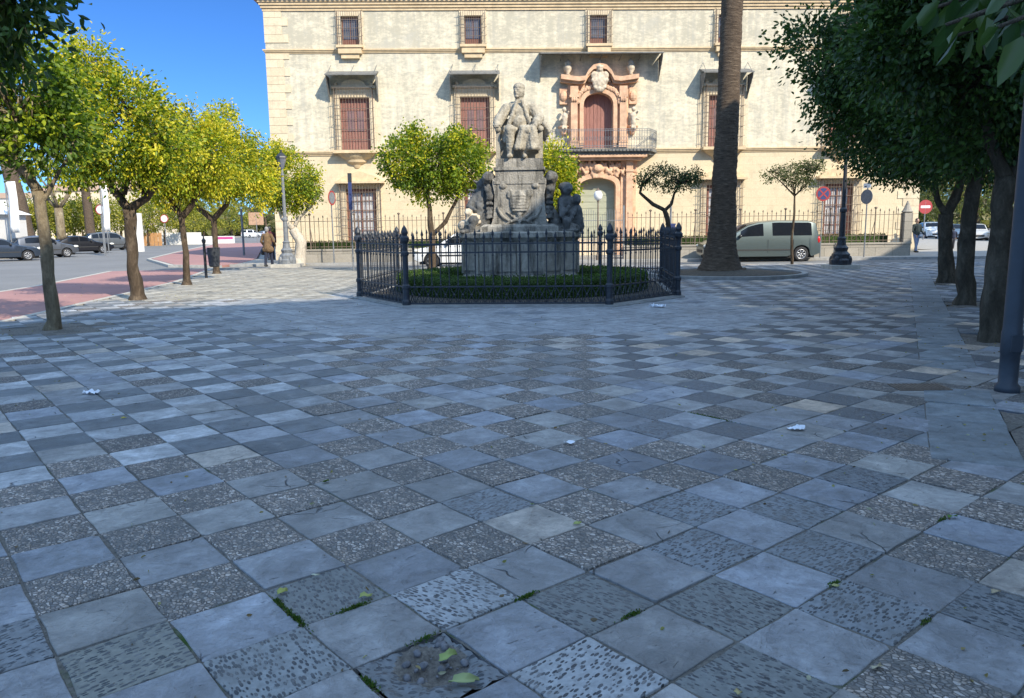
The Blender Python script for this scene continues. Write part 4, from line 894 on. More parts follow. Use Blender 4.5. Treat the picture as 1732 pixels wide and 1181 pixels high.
# palace fence with low wall
def palace_fence():
    a = Vector((-10.75, 37.0, 0)); b_ = Vector((18.9, 36.9, 0))
    t = thing('palace_fence', 'long spiked iron fence on a low stone wall in front of the palace', 'fence', a, math.atan2(b_.y - a.y, b_.x - a.x)); L = (b_ - a).length
    g0, g1 = 13.9, 16.1      # gate
    mb = MB()
    for x0, x1 in ((0, g0), (g1, L)): mb.box(x0, x1, -.16, .16, 0, .55); mb.box(x0 - .02, x1 + .02, -.2, .2, .55, .63)
    mb.build('base_wall', M['wallstone'], t)
    mb = MB()
    for x0, x1 in ((.2, g0 - .2), (g1 + .2, L - .4)):
        n = int((x1 - x0) / .21)
        for z in (.72, .95, 1.92): mb.box(x0, x1, -.018, .018, z, z + .025)
        for k in range(n + 1):
            x = x0 + (x1 - x0) * k / n; big = k % 2 == 0; top = 2.17 if big else 2.08; mb.tube([(x, 0, .64), (x, 0, top - .08)], .013, 5); mb.lathe([(.013, 0), (.034 if big else .026, .04), (.003, .13)], 6, (x, 0, top - .08))
            if k % 10 == 5: mb.tube([(x, 0, .63), (x, 0, 2.25)], .03, 6); mb.lathe([(.03, 0), (.07, .03), (.07, .07), (.02, .1)], 8, (x, 0, 2.2)); mb.tube([(x, .5, .63), (x, 0, 1.7)], .015, 5)
    mb.build('railing', M['iron_rust'], t)
    mb = MB(); n = 20
    for k in range(n + 1):
        x = g0 + (g1 - g0) * k / n; c = abs(k / n - .5) * 2; z = 2.0 + .35 * abs(math.sin(math.pi * 2 * k / n)); mb.tube([(x, 0, .1), (x, 0, z)], .012, 5)
    for z in (.15, .9, 1.8): mb.box(g0, g1, -.018, .018, z, z + .03)
    mb.box(g0 - .04, g0 + .04, -.04, .04, 0, 2.5); mb.box(g1 - .04, g1 + .04, -.04, .04, 0, 2.5); mb.build('gate', M['iron_grey'], t)
    mb = MB(); mb.box(L - .38, L, -.2, .2, .631, 2.0); mb.lathe([(.2, 0), (.26, .05), (.2, .12), (.12, .3), (.03, .55)], 10, (L - .19, 0, 2.0)); mb.build('pillar', M['wallstone'], t)
palace_fence()
# hedge behind the fence
def box_leaves(name, label, shapes, n, L=.035, pal=((.035, .065, .015), (.055, .10, .02), (.09, .15, .03)), loc=(0, 0, 0), cat='hedge', base_mb=None, group=None):
    t = thing(name, label, cat, loc, 0, group); base_mb.build('bush_body', M['hedge'], t, smooth=True)
    pts = shapes(n); pts = np.array(pts, float); pal = np.array(pal); cols = pal[npr.integers(0, len(pal), len(pts))] * npr.uniform(.8, 1.2, (len(pts), 1)); leaf_mesh('foliage', pts, L, L * .6, cols, M['leaf'], t, droop=-.4); return t
def hedge_row(x0, x1, y0, y1, h, lab, n):
    mb = MB(); mb.box(x0, x1, y0, y1, 0, h - .03)
    def sh(n):
        r = npr; x = r.uniform(x0, x1, n); f = r.random(n) < .5; y = np.where(f, y0 + r.normal(0, .02, n), r.uniform(y0, y1, n)); z = np.where(f, r.uniform(0, h, n), h + r.normal(-.01, .03, n)); return np.stack([x, y, z], 1)
    box_leaves('hedge', lab, sh, n, .07, base_mb=mb, pal=((.03, .05, .015), (.06, .09, .02), (.10, .13, .03)))
hedge_row(-10.3, 3.0, 37.7, 38.3, .95, 'clipped low hedge behind the left half of the palace fence', 5000)
hedge_row(5.5, 18.2, 37.6, 38.2, .98, 'clipped low hedge behind the right half of the palace fence', 5000)

# ------------------------------------------------------------------ monument
def monument():
    t = thing('monument', 'weathered stone monument pedestal with carved groups and a seated male figure on top', 'monument', (.25, 19.0, 0), MROT * .6)
    St = M['stone']
    mb = MB(); mb.lathe([(1.62, 0), (1.62, .30), (1.55, .34), (1.5, .42), (1.46, .46), (1.46, 1.22), (1.5, 1.26), (1.56, 1.32), (1.56, 1.42), (1.4, 1.45)], 8); mb.build('base', St, t)
    mb = MB()
    for k in range(8):
        a = 2 * math.pi * k / 8; q = Matrix.Rotation(a, 4, 'Z'); mb.M = q
        for w0, w1 in ((-.50, -.06), (.06, .50)): mb.box(w0, w1, -1.375, -1.33, .55, 1.15)
        for x in (-.54, 0, .54): mb.box(x - .035, x + .035, -1.40, -1.33, .48, 1.21)
    mb.build('base_panels', St, t)
    # shaft
    mb = MB(); mb.lathe([(1.28, 1.45), (1.28, 1.56), (1.15, 1.62)], 4); 
    sh = [(-.72, 1.5), (.72, 1.5), (.62, 1.75), (.58, 2.3), (.63, 2.55), (.63, 2.66), (.56, 2.70), (.56, 2.86), (-.56, 2.86), (-.56, 2.70), (-.63, 2.66), (-.63, 2.55), (-.58, 2.3), (-.62, 1.75)]
    mb.prism(sh, -.62, .62, 'xz'); mb.box(-.60, .60, -.66, .66, 2.862, 2.93); mb.box(-.55, .55, -.6, .6, 2.932, 3.13); mb.box(-.6, .6, -.64, .64, 2.55, 2.62)
    mb.build('shaft', St, t)
    # front relief: shield, crown, laurel
    mb = MB(); mb.ell((0, -.62, 2.12), (.25, .1, .3), 12, 8); mb.ell((-.18, -.62, 2.3), (.14, .07, .12), 8, 6); mb.ell((.18, -.62, 2.3), (.14, .07, .12), 8, 6)
    for k in range(6): mb.ell((0, -.68, 1.93 + k * .07), (.2, .05, .02), 8, 5)
    for s in (-1, 1):
        for q in range(9): a = .3 + q * .16; mb.ell((s * .08 + s * .42 * math.sin(a * .9), -.64, 1.68 + .3 * (1 - math.cos(a))), (.07, .05, .035), 6, 5, Matrix.Rotation(-s * (a - .4), 3, 'Y'))
        mb.cap((s * .02, -.66, 1.75), (s * .38, -.64, 1.6), .04, .02); mb.cap((s * .42, -.6, 1.75), (s * .42, -.6, 2.45), .035, .03); mb.ell((s * .38, -.62, 2.5), (.1, .06, .07), 8, 6)
        mb.cap((s * .05, -.66, 1.72), (s * .30, -.64, 1.9), .035, .02)
    mb.cap((0, -.66, 1.55), (0, -.66, 1.85), .035, .05)
    remesh(mb.build('coat_of_arms', St, t), .018, 1, .02, .05)
    # volute on the right shoulder and ladder-like moulding
    for s in (1, -1):
        mb = MB(); mb.cap((s * .74, -.52, 2.70), (s * .74, .15, 2.70), .15, .15); mb.cap((s * .72, -.5, 2.43), (s * .72, .15, 2.43), .11, .11); mb.box(min(s * .5, s * .84), max(s * .5, s * .84), -.5, .2, 2.5, 2.62); mb.cap((s * .68, -.4, 2.35), (s * .70, -.42, 2.0), .12, .10); mb.cap((s * .70, -.42, 2.0), (s * .86, -.42, 1.62), .10, .17)
        for q in range(6): mb.box(s * .70 - .09, s * .70 + .09, -.56 - .01 * q, -.45, 2.30 - q * .11, 2.35 - q * .11)
        mb.cap((s * .8, -.3, 1.55), (s * 1.30, -.2, 1.50), .2, .16); mb.ell((s * 1.15, -.35, 1.52), (.28, .35, .15), 10, 8); mb.box(min(s * .62, s * 1.4), max(s * .62, s * 1.4), -.75, .5, 1.42, 1.5)
        remesh(mb.build('volute', M['stone_dark'], t), .026, 1, .09, .14, int(s))
    # left group: winged bird and figure over a rock; right group: two huddled figures
    mb = MB()
    mb.cap((-.98, -.25, 1.55), (-.95, -.3, 2.0), .24, .20); mb.cap((-.95, -.3, 2.05), (-.9, -.28, 2.38), .19, .15); mb.ell((-.92, -.32, 2.55), (.11, .12, .14)); mb.cap((-.8, -.3, 2.35), (-.62, -.5, 2.42), .07, .06); mb.cap((-1.05, -.3, 2.3), (-1.22, -.42, 2.05), .08, .07)
    mb.cap((-1.22, -.42, 2.05), (-1.05, -.6, 1.95), .06, .05); mb.cap((-.95, -.35, 1.75), (-1.1, -.7, 1.72), .14, .11); mb.cap((-1.1, -.7, 1.72), (-1.15, -.7, 1.42), .1, .07)
    mb.ell((-.72, -.45, 2.55), (.12, .1, .16)); mb.cap((-.75, -.4, 2.6), (-.65, -.35, 2.85), .08, .03)
    for q in range(9): a = q * .7; mb.cap((-.92 + .12 * math.cos(a), -.3, 2.3 + .3 * math.sin(a)), (-.95 + .3 * math.cos(a), -.35, 2.3 + .42 * math.sin(a)), .055, .02)
    remesh(mb.build('left_figure', M['darkstone'], t), .022, 1, .06, .09)
    mb = MB(); mb.ell((-1.1, -.55, 1.72), (.2, .16, .17)); mb.ell((-1.2, -.6, 1.9), (.1, .1, .1)); mb.ell((-1.32, -.45, 1.6), (.16, .16, .14))
    remesh(mb.build('carved_flowers', M['pinkpale'], t), .022, 1, .07, .07)
    mb = MB()
    mb.cap((1.12, -.2, 1.6), (1.08, -.3, 2.12), .23, .2); mb.ell((1.1, -.36, 2.42), (.15, .17, .16)); mb.cap((.98, -.45, 2.15), (1.0, -.62, 1.8), .08, .07); mb.cap((1.0, -.62, 1.8), (1.15, -.6, 2.0), .06, .05)
    mb.cap((1.1, -.3, 2.25), (1.1, -.33, 2.4), .1, .1); mb.ell((1.08, -.3, 2.48), (.18, .19, .11))
    mb.cap((1.36, -.15, 1.55), (1.33, -.25, 1.95), .18, .14); mb.ell((1.34, -.32, 2.18), (.11, .12, .13)); mb.cap((1.3, -.35, 1.95), (1.2, -.55, 1.75), .07, .06); mb.cap((1.12, -.3, 1.7), (1.1, -.7, 1.66), .13, .1); mb.cap((1.1, -.7, 1.66), (1.1, -.68, 1.4), .09, .07)
    remesh(mb.build('right_figures', M['darkstone'], t), .022, 1, .05, .09)
    # seated man ------------------------------------------------------
    Z = 3.13; m = MB()
    def c(a, b, ra, rb=None): m.cap((a[0], a[1], a[2] + Z), (b[0], b[1], b[2] + Z), ra, rb)
    def e(a, r, rot=None): m.ell((a[0], a[1], a[2] + Z), r, 14, 10, rot)
    # torso, belly
    c((0, .08, .78), (0, .1, 1.1), .24, .25); e((0, .10, 1.22), (.31, .17, .17)); e((-.0, -.02, .88), (.21, .2, .22)); c((-.18, .1, 1.26), (.18, .1, 1.26), .12, .12)
    # neck, head turned to the viewer's left
    c((0, .08, 1.34), (-.01, .06, 1.44), .11, .10)
    rh = Matrix.Rotation(R(-28), 3, 'Z')
    e((-.01, .04, 1.585), (.128, .152, .178), rh)
    for dv, r_ in (((0, -.13, -.0), (.02, .035, .035)), ((0, -.12, -.055), (.05, .02, .012)), ((0, -.115, -.10), (.05, .035, .035)), ((0, -.115, .045), (.075, .022, .016)), ((-.045, -.122, .02), (.018, .01, .012)), ((.045, -.122, .02), (.018, .01, .012)), ((-.11, .0, -.0), (.015, .03, .04)), ((.11, 0, 0), (.015, .03, .04)), ((0, .0, .1), (.12, .14, .09)), ((0, -.135, -.04), (.045, .012, .012))):
        q = rh @ (Vector(dv) * 1.14); e((-.01 + q.x, .04 + q.y, 1.58 + q.z), tuple(v_ * 1.14 for v_ in r_), rh)
    # shoulders, arms in wide coat sleeves
    c((-.31, .1, 1.22), (-.47, .0, .98), .135, .13); c((-.47, .0, .98), (-.52, -.32, .80), .13, .11); c((-.52, -.32, .80), (-.52, -.40, .79), .06, .055)
    c((.31, .1, 1.22), (.46, .02, .98), .135, .13); c((.46, .02, .98), (.40, -.34, .82), .13, .11); c((.40, -.34, .82), (.38, -.42, .80), .06, .05)
    for s, hx in ((-1, -.52), (1, .38)):
        e((hx, -.45, .785), (.055, .06, .035))
        for q in range(4): c((hx + (q - 1.5) * .026, -.47, .79), (hx + (q - 1.5) * .03, -.535 - .01 * (q in (1, 2)), .765), .014, .012); c((hx + (q - 1.5) * .03, -.54, .765), (hx + (q - 1.5) * .03, -.55, .72), .012, .010)
        c((hx - s * .05, -.44, .785), (hx - s * .085, -.49, .77), .016, .013)
    # thighs, shins, shoes
    c((-.14, .0, .62), (-.22, -.5, .66), .15, .125); c((-.22, -.5, .66), (-.20, -.46, .12), .115, .085); c((-.20, -.46, .07), (-.24, -.66, .045), .06, .05)
    c((.14, .0, .62), (.2, -.48, .64), .15, .13); c((.2, -.48, .64), (.12, -.40, .12), .115, .085); c((.12, -.42, .07), (.13, -.64, .045), .06, .05)
    # coat skirts: draped over the viewer's right knee, folds
    for k in range(9):
        f = k / 8; x0 = .06 + .30 * f; x1 = -.06 + .50 * f; c((x0, -.50 - .05 * math.sin(f * 9), .68), (x1, -.53 - .07 * math.sin(f * 9 + 1), .24 + .0 * f), .055, .065)
        c((x0, -.1, .74), (x0, -.50, .70), .07, .06)
    for k in range(5): f = k / 4; c((-.33 - .06 * f, -.1 + .2 * f, .75), (-.33 - .05 * f, -.38 + .2 * f, .42 + .1 * f), .06, .05)
    # lapels and waistcoat front
    c((-.06, -.1, 1.36), (-.17, -.17, 1.02), .035, .045); c((.06, -.1, 1.36), (.19, -.15, 1.0), .035, .045); c((-.17, -.17, 1.02), (-.3, -.14, .72), .05, .05); c((.19, -.15, 1.0), (.30, -.14, .72), .05, .05)
    for q in range(5): e((0, -.20 + .02 * (q - 2) ** 2 * .3, .78 + q * .09), (.014, .012, .014))
    # robe hanging from the viewer's right arm and chair side
    for k in range(4): c((.5 + .03 * k, -.1 - .07 * k, .80), (.60 + .03 * k, -.12 - .06 * k, .45 + .06 * k), .06, .045)
    c((.5, -.3, .38), (.5, -.1, .28), .05, .06)
    o = m.build('seated_figure', M['statue'], t); remesh(o, .0125, 1, .026, .045)
    mb = MB(); mb.box(-.50, .50, .18, .42, Z, Z + 1.0); mb.box(-.52, .52, -.05, .40, Z, Z + .46)
    for s in (-1, 1): mb.box(s * .50 - .06, s * .50 + .06, -.38, .3, Z + .64, Z + .72); mb.box(s * .5 - .05, s * .5 + .05, -.36, -.26, Z, Z + .64); mb.ell((s * .5, -.38, Z + .69), (.075, .06, .07), 8, 6)
    mb.build('stone_chair', M['statue'], t)
monument()

def mon_fence():
    t = thing('monument_fence', 'dark blue grey octagonal iron fence around the monument', 'fence', MON + Vector((-.02, -.22, -.045)), MROT)
    mb = MB()
    def ring(s0, s1, z0, z1):
        vs = []; fs = []
        for k in range(8):
            for s, z in ((s0, z0), (s0, z1), (s1, z1), (s1, z0)): vs.append((OCT[k][0] * s, OCT[k][1] * s, z))
        for k in range(8):
            for a in range(4): fs.append((k * 4 + a, k * 4 + (a + 1) % 4, ((k + 1) % 8) * 4 + (a + 1) % 4, ((k + 1) % 8) * 4 + a))
        mb.add(vs, fs)
    ring(.965, 1.045, -.02, .07); ring(.975, 1.03, .071, .085); mb.build('kerb', M['kerb'], t)
    ring_m = MB()
    for k in range(8):
        a = Vector(OCT[k] + (0,)); b_ = Vector(OCT[(k + 1) % 8] + (0,)); d = (b_ - a); L = d.length; d.normalize(); mb = MB()
        ang = math.atan2(d.y, d.x); mb.M = Matrix.Translation(a) @ Matrix.Rotation(ang, 4, 'Z')
        for z, h, th in ((.10, .03, .03), (.43, .028, .028), (1.10, .03, .028), (1.27, .028, .028)): mb.box(.07, L - .07, -th / 2, th / 2, z, z + h)
        n = 23 if L > 3 else 14
        for q in range(1, n):
            x = L * q / n; tall = q % 2 == 0
            top = 1.56 if tall else 1.50
            mb.cyl(x, 0, .44, 1.10, .012, 6); mb.cyl(x, 0, 1.1, top - .10, .016, 6); mb.lathe([(.012, 0), (.024, .015), (.012, .035)], 6, (x, 0, .47)); mb.lathe([(.012, 0), (.024, .018), (.012, .045)], 6, (x, 0, 1.04)); mb.lathe([(.016, 0), (.026, .02), (.016, .04)], 6, (x, 0, 1.31))
            mb.lathe([(.016, 0), (.03, .02), (.026, .05), (.002, .13)], 6, (x, 0, top - .12))
        # lower frieze of crosses and petals
        for q in range(n):
            x0 = L * q / n + .012; x1 = L * (q + 1) / n - .012; 
            if q == 0: x0 = .08
            if q == n - 1: x1 = L - .08
            mb.tube([(x0, 0, .135), (x1, 0, .43)], .009, 4); mb.tube([(x1, 0, .135), (x0, 0, .43)], .009, 4); xm = (x0 + x1) / 2; mb.lathe([(.002, -.03), (.03, 0), (.002, .03)], 6, (xm, 0, .282))
            mb.tube([(x1 + .012, 0, .13), (x1 + .012, 0, .43)], .008, 4)
            mb.tube([(xm - .05, 0, .13), (xm - .02, 0, .2), (xm, 0, .13)], .007, 4); mb.tube([(xm + .05, 0, .13), (xm + .02, 0, .2), (xm, 0, .13)], .007, 4)
        mb.build('railing', M['iron'], t)
    for k in range(8):
        mb = MB(); mb.lathe([(.085, .085), (.085, .16), (.065, .2), (.065, .40), (.08, .42), (.08, .47), (.055, .5), (.055, 1.05), (.075, 1.08), (.075, 1.13), (.05, 1.16), (.05, 1.30), (.09, 1.36), (.09, 1.42), (.05, 1.46), (.07, 1.52), (.045, 1.6), (.005, 1.66)], 12, (OCT[k][0], OCT[k][1], 0)); mb.build('post', M['iron'], t)
mon_fence()
# soil and hedge inside the ring
mb = MB(); mb.prism([tuple((Matrix.Rotation(MROT, 3, 'Z') @ Vector((x * .96, y * .96, 0)) + MON)[:2]) for x, y in OCT], -.02, .05); mb.build('garden_bed', M['soil'], kind='structure')
def ring_hedge():
    ri, ro, h = 2.1, 3.05, .42; mb = MB(); N = 72; vs = []; prof = [(ri, 0), (ri, h * .8), (ri + .1, h * .97), (ro - .1, h * .97), (ro, h * .8), (ro, 0)]; K = len(prof)
    for k in range(N):
        a = 2 * math.pi * k / N
        for r, z in prof: vs.append((r * math.cos(a), r * math.sin(a), z + .05))
    mb.add(vs, [(k * K + a, k * K + a + 1, ((k + 1) % N) * K + a + 1, ((k + 1) % N) * K + a) for k in range(N) for a in range(K - 1)])
    def sh(n):
        a = npr.uniform(0, 2 * math.pi, n); f = npr.random(n); r = np.where(f < .35, ro + npr.normal(0, .015, n), np.where(f < .5, ri, npr.uniform(ri, ro, n))); z = np.where(f < .5, npr.uniform(.05, h, n), h + npr.normal(.03, .02, n)); return np.stack([r * np.cos(a), r * np.sin(a), z], 1)
    box_leaves('hedge', 'dark clipped ring hedge inside the monument fence', sh, 26000, .045, loc=tuple(MON), base_mb=mb)
ring_hedge()

# ------------------------------------------------------------------ street furniture
def lamp(loc, label, h, base_h, mats, lantern=True, plinth=.55, sc=1.0):
    t = thing('street_lamp', label, 'street lamp', loc)
    mb = MB(); mb.box(-plinth, plinth, -plinth, plinth, 0, .14); mb.build('plinth', M['concrete'], t)
    mb = MB(); s = sc
    mb.lathe([(.36 * s, .14), (.36 * s, .3), (.3 * s, .36), (.3 * s, .5), (.2 * s, .6), (.24 * s, .72), (.16 * s, .8), (.13 * s, 1.0), (.16 * s, 1.04), (.10 * s, 1.1), (.085 * s, 1.9), (.12 * s, 1.94), (.12 * s, 2.02), (.07 * s, 2.08), (.055 * s, h - .3), (.09 * s, h - .26), (.05 * s, h - .2), (.04, h)], 12)
    for k in range(4): a = k * math.pi / 2 + .78; mb.ell((.3 * s * math.cos(a), .3 * s * math.sin(a), .3), (.1, .1, .16), 8, 6)
    mb.build('post', M[mats], t)
    if lantern:
        mb = MB(); mb.lathe([(.08, 0), (.2, .42), (.2, .44)], 6, (0, 0, h)); mb.build('lantern_glass', M['glass'], t); mb = MB(); mb.lathe([(.24, .44), (.22, .5), (.1, .62), (.04, .66), (.05, .74), (.01, .78)], 6, (0, 0, h)); mb.build('lantern_roof', M['iron_black'], t)
    return t
lamp((11.35, 26.7, 0), 'black cast iron lamp post on a stone plinth in the shade of the right row', 4.2, 0, 'iron_black', sc=1.0, plinth=.48)
lamp((-9.42, 32.7, 0), 'grey old lamp post standing before the whitewashed orange tree', 4.05, 0, 'iron_grey', plinth=.55)
t = thing('street_lamp', 'plain dark blue grey lamp column at the right edge of the plaza', 'street lamp', (4.56, 6.96, 0)); mb = MB()
mb.lathe([(.105, -.02), (.105, .05), (.08, .08), (.08, .35), (.085, .36), (.085, .55), (.078, .58), (.07, 3), (.06, 5), (.05, 6.5)], 20); mb.build('post', M['post_grey'], t, smooth=True); mb = MB(); mb.box(-.05, .05, -.09, -.06, .38, .53); mb.build('hatch', M['post_grey'], t)
t = thing('street_lamp', 'slim lamp post with a pale globe in front of the green palace door', 'street lamp', (4.0, 35.75, 0)); mb = MB(); mb.lathe([(.09, 0), (.09, .2), (.05, .3), (.03, 2.6), (.06, 2.7)], 10); mb.build('post', M['iron_rust'], t)
mb = MB(); mb.ell((0, 0, 2.93), (.2, .2, .24), 16, 10); mb.build('globe', M['white'], t, smooth=True); mb = MB(); mb.lathe([(.12, 0), (.04, .08), (.01, .14)], 10, (0, 0, 3.14)); mb.build('finial', M['iron_rust'], t)
# litter bin
t = thing('litter_bin', 'dark litter bin hung on a round headed post beside the left tree row', 'litter bin', (-10.2, 25.9, 0)); mb = MB(); mb.lathe([(.045, 0), (.045, 1.15), (.06, 1.17), (.07, 1.25), (.03, 1.3), (.01, 1.42)], 10); mb.build('post', M['iron_black'], t)
mb = MB(); mb.lathe([(.13, .36), (.17, .4), (.21, .98), (.22, 1.0), (.20, .99), (.18, .5)], 16, (.30, 0, 0)); mb.box(.03, .2, -.02, .02, .8, .84); mb.build('basket', M['iron'], t)
# bare post and signs
def post_sign(name, label, loc, h, r=.03, disc=None, rz=0, mats='iron_grey', bar=False, rect=None, cross=False):
    t = thing(name, label, 'road sign', loc, rz); mb = MB(); mb.cyl(0, 0, 0, h, r, 8); mb.build('pole', M[mats], t)
    if disc:
        R_, zc, m1, m2 = disc; q = MB()
        def dsk(rr, y0, y1): q.add([(rr * math.cos(2 * math.pi * k / 24), y, zc + rr * math.sin(2 * math.pi * k / 24)) for y in (y0, y1) for k in range(24)], [tuple(range(24)), tuple(range(24, 48))] + [(k, (k + 1) % 24, 24 + (k + 1) % 24, 24 + k) for k in range(24)])
        dsk(R_, -.045, -.035); f = q.build('sign_face', M[m1], t)
        if m2: q = MB(); dsk(R_ * .78, -.05, -.046); q.build('sign_field', M[m2], f)
        if bar: q = MB(); q.box(-R_ * .68, R_ * .68, -.056, -.0505 if m2 else -.046, zc - R_ * .17, zc + R_ * .17); q.build('sign_bar', M['white'], f)
        if cross:
            q = MB(); q.M = Matrix.Translation((0, -.053, zc)) @ Matrix.Rotation(R(45), 4, 'Y'); q.box(-R_ * .8, R_ * .8, -.002, .002, -R_ * .09, R_ * .09); q.M = Matrix.Translation((0, -.0575, zc)) @ Matrix.Rotation(R(-45), 4, 'Y'); q.box(-R_ * .8, R_ * .8, -.002, .002, -R_ * .09, R_ * .09); q.build('sign_bar', M['red'], f)
    if rect:
        x0, x1, z0, z1, mm = rect; q = MB(); q.box(x0, x1, -.05, -.035, z0, z1); q.build('sign_face', M[mm], t)
    return t
s = at(1392, 328, 35.6); post_sign('road_sign', 'round blue no stopping sign with red rim and cross behind the green van', (s.x, 35.6, 0), s.z + .3, .03, (.33, s.z, 'red', 'blue'), cross=True)
s = at(1467, 333, 35.6); post_sign('road_sign', 'round sign seen almost edge on with a small plate above, right of the black lamp', (s.x, 35.6, 0), s.z + .65, .03, (.33, s.z, 'iron_grey', None), rz=R(-66), rect=(-.2, .2, s.z + .4, s.z + .6, 'white'))
s = at(560, 335, 35.8); post_sign('road_sign', 'red rimmed round sign turned edge on by the left end of the palace fence', (s.x, 35.8, 0), s.z + .35, .03, (.33, s.z, 'red', 'iron_grey'), rz=R(73))
s = at(591, 294, 29); t = thing('sign_post', 'thin post with a narrow dark blue plate left of the monument fence', 'sign post', (s.x, 29, 0)); mb = MB(); mb.cyl(0, 0, 0, s.z - .4, .03, 8); mb.build('pole', M['iron_grey'], t); mb = MB(); mb.box(-.06, .06, -.05, .05, s.z - 1.3, s.z); mb.build('plate', M['blue'], t); mb = MB(); mb.box(-.065, .065, -.055, .055, s.z - .3, s.z + .02); mb.build('plate_top', M['iron'], t)
s = G(413, 432); post_sign('sign_post', 'bare grey steel post standing beyond the litter bin', (s.x, s.y, 0), 2.9, .07)['category'] = 'post'
s = at(1134, 390, 31.2); t = thing('parking_meter', 'purple blue ticket box on a grey post right of the small contorted tree', 'ticket machine', (s.x, 31.2, 0)); mb = MB(); mb.cyl(0, 0, 0, 2.5, .04, 8); mb.build('post', M['iron_grey'], t); mb = MB(); mb.box(-.16, .16, -.12, .12, .9, 1.55); mb.box(-.18, .18, -.13, .13, 1.55, 1.62); mb.build('box', M['blue'], t)
s = at(1565, 350, 70); post_sign('road_sign', 'red no entry sign with white bar beyond the palace corner', (s.x, 70, 0), s.z + .5, .05, (.62, s.z, 'red', None), bar=True)
mb = MB(); gp = G(1555, 656); mb.M = Matrix.Translation((gp.x, gp.y, 0)) @ Matrix.Rotation(R(-3), 4, 'Z')
mb.box(-.24, .24, -.14, .14, -.01, .012)
for k in range(12): mb.box(-.22 + k * .038, -.205 + k * .038, -.12, .12, .012, .018)
tag(mb.build('drain_grate', M['iron_rust']), 'rusty rectangular drain grate set in the paving near the grey lamp column', 'drain grate')

# ------------------------------------------------------------------ cars
def paint(name, c, m=.3):
    t = NT(name, .32, .5); t.p.inputs['Base Color'].default_value = c + (1,); t.p.inputs['Metallic'].default_value = m; t.p.inputs['Coat Weight'].default_value = .6; t.p.inputs['Coat Roughness'].default_value = .08; return t.m
CARGLASS = NT('car glass', .08, .35); CARGLASS.p.inputs['Base Color'].default_value = (.008, .010, .014, 1)
M['carglass'] = CARGLASS.m; M['tail'] = simple('tail lamp red', (.5, .02, .02), .25, .1, 5, 0); M['head'] = simple('head lamp', (.7, .68, .6), .15, .1, 5, 0); M['trimblack'] = simple('black car trim', (.03, .03, .03), .6, .1, 5, 0)
KINDS = {
 'van': dict(L=5.15, W=1.80, wr=.33, wf=.92, wb=4.28, belt=1.08, top=[(0, .62), (.05, .80), (.45, .98), (1.0, 1.09), (1.2, 1.20), (1.95, 1.66), (2.4, 1.78), (3.2, 1.84), (4.6, 1.82), (4.92, 1.74), (5.07, 1.2), (5.14, .95), (5.15, .6)], side=[(1.6, 2.6), (3.0, 3.9), (3.93, 4.72)], ws=(1.2, 1.95), rw=(4.92, 5.07)),
 'sedan': dict(L=4.5, W=1.76, wr=.31, wf=.88, wb=3.6, belt=.93, top=[(0, .58), (.05, .70), (.5, .83), (1.25, .95), (1.4, 1.0), (2.05, 1.36), (2.5, 1.42), (3.1, 1.40), (3.6, 1.22), (4.0, 1.04), (4.4, .98), (4.48, .8), (4.5, .58)], side=[(1.75, 2.55), (2.62, 3.4)], ws=(1.4, 2.05), rw=(3.15, 3.85)),
 'hatch': dict(L=4.0, W=1.72, wr=.30, wf=.78, wb=3.3, belt=.95, top=[(0, .58), (.05, .72), (.45, .86), (1.0, .98), (1.1, 1.02), (1.7, 1.42), (2.2, 1.49), (3.0, 1.46), (3.55, 1.34), (3.85, 1.05), (3.97, .9), (4.0, .58)], side=[(1.4, 2.3), (2.38, 3.2)], ws=(1.1, 1.7), rw=(3.55, 3.85)),
 'suv': dict(L=4.5, W=1.85, wr=.36, wf=.88, wb=3.6, belt=1.08, top=[(0, .7), (.05, .9), (.5, 1.02), (1.1, 1.12), (1.25, 1.18), (1.85, 1.6), (2.3, 1.68), (3.3, 1.66), (4.0, 1.56), (4.3, 1.2), (4.45, 1.0), (4.5, .65)], side=[(1.55, 2.45), (2.53, 3.35), (3.42, 3.95)], ws=(1.25, 1.85), rw=(4.0, 4.3)),
}
def interp(pts, x):
    if x <= pts[0][0]: return pts[0][1]
    for (a, b_), (c, d) in zip(pts, pts[1:]):
        if x <= c: return b_ + (d - b_) * (x - a) / max(1e-6, c - a)
    return pts[-1][1]
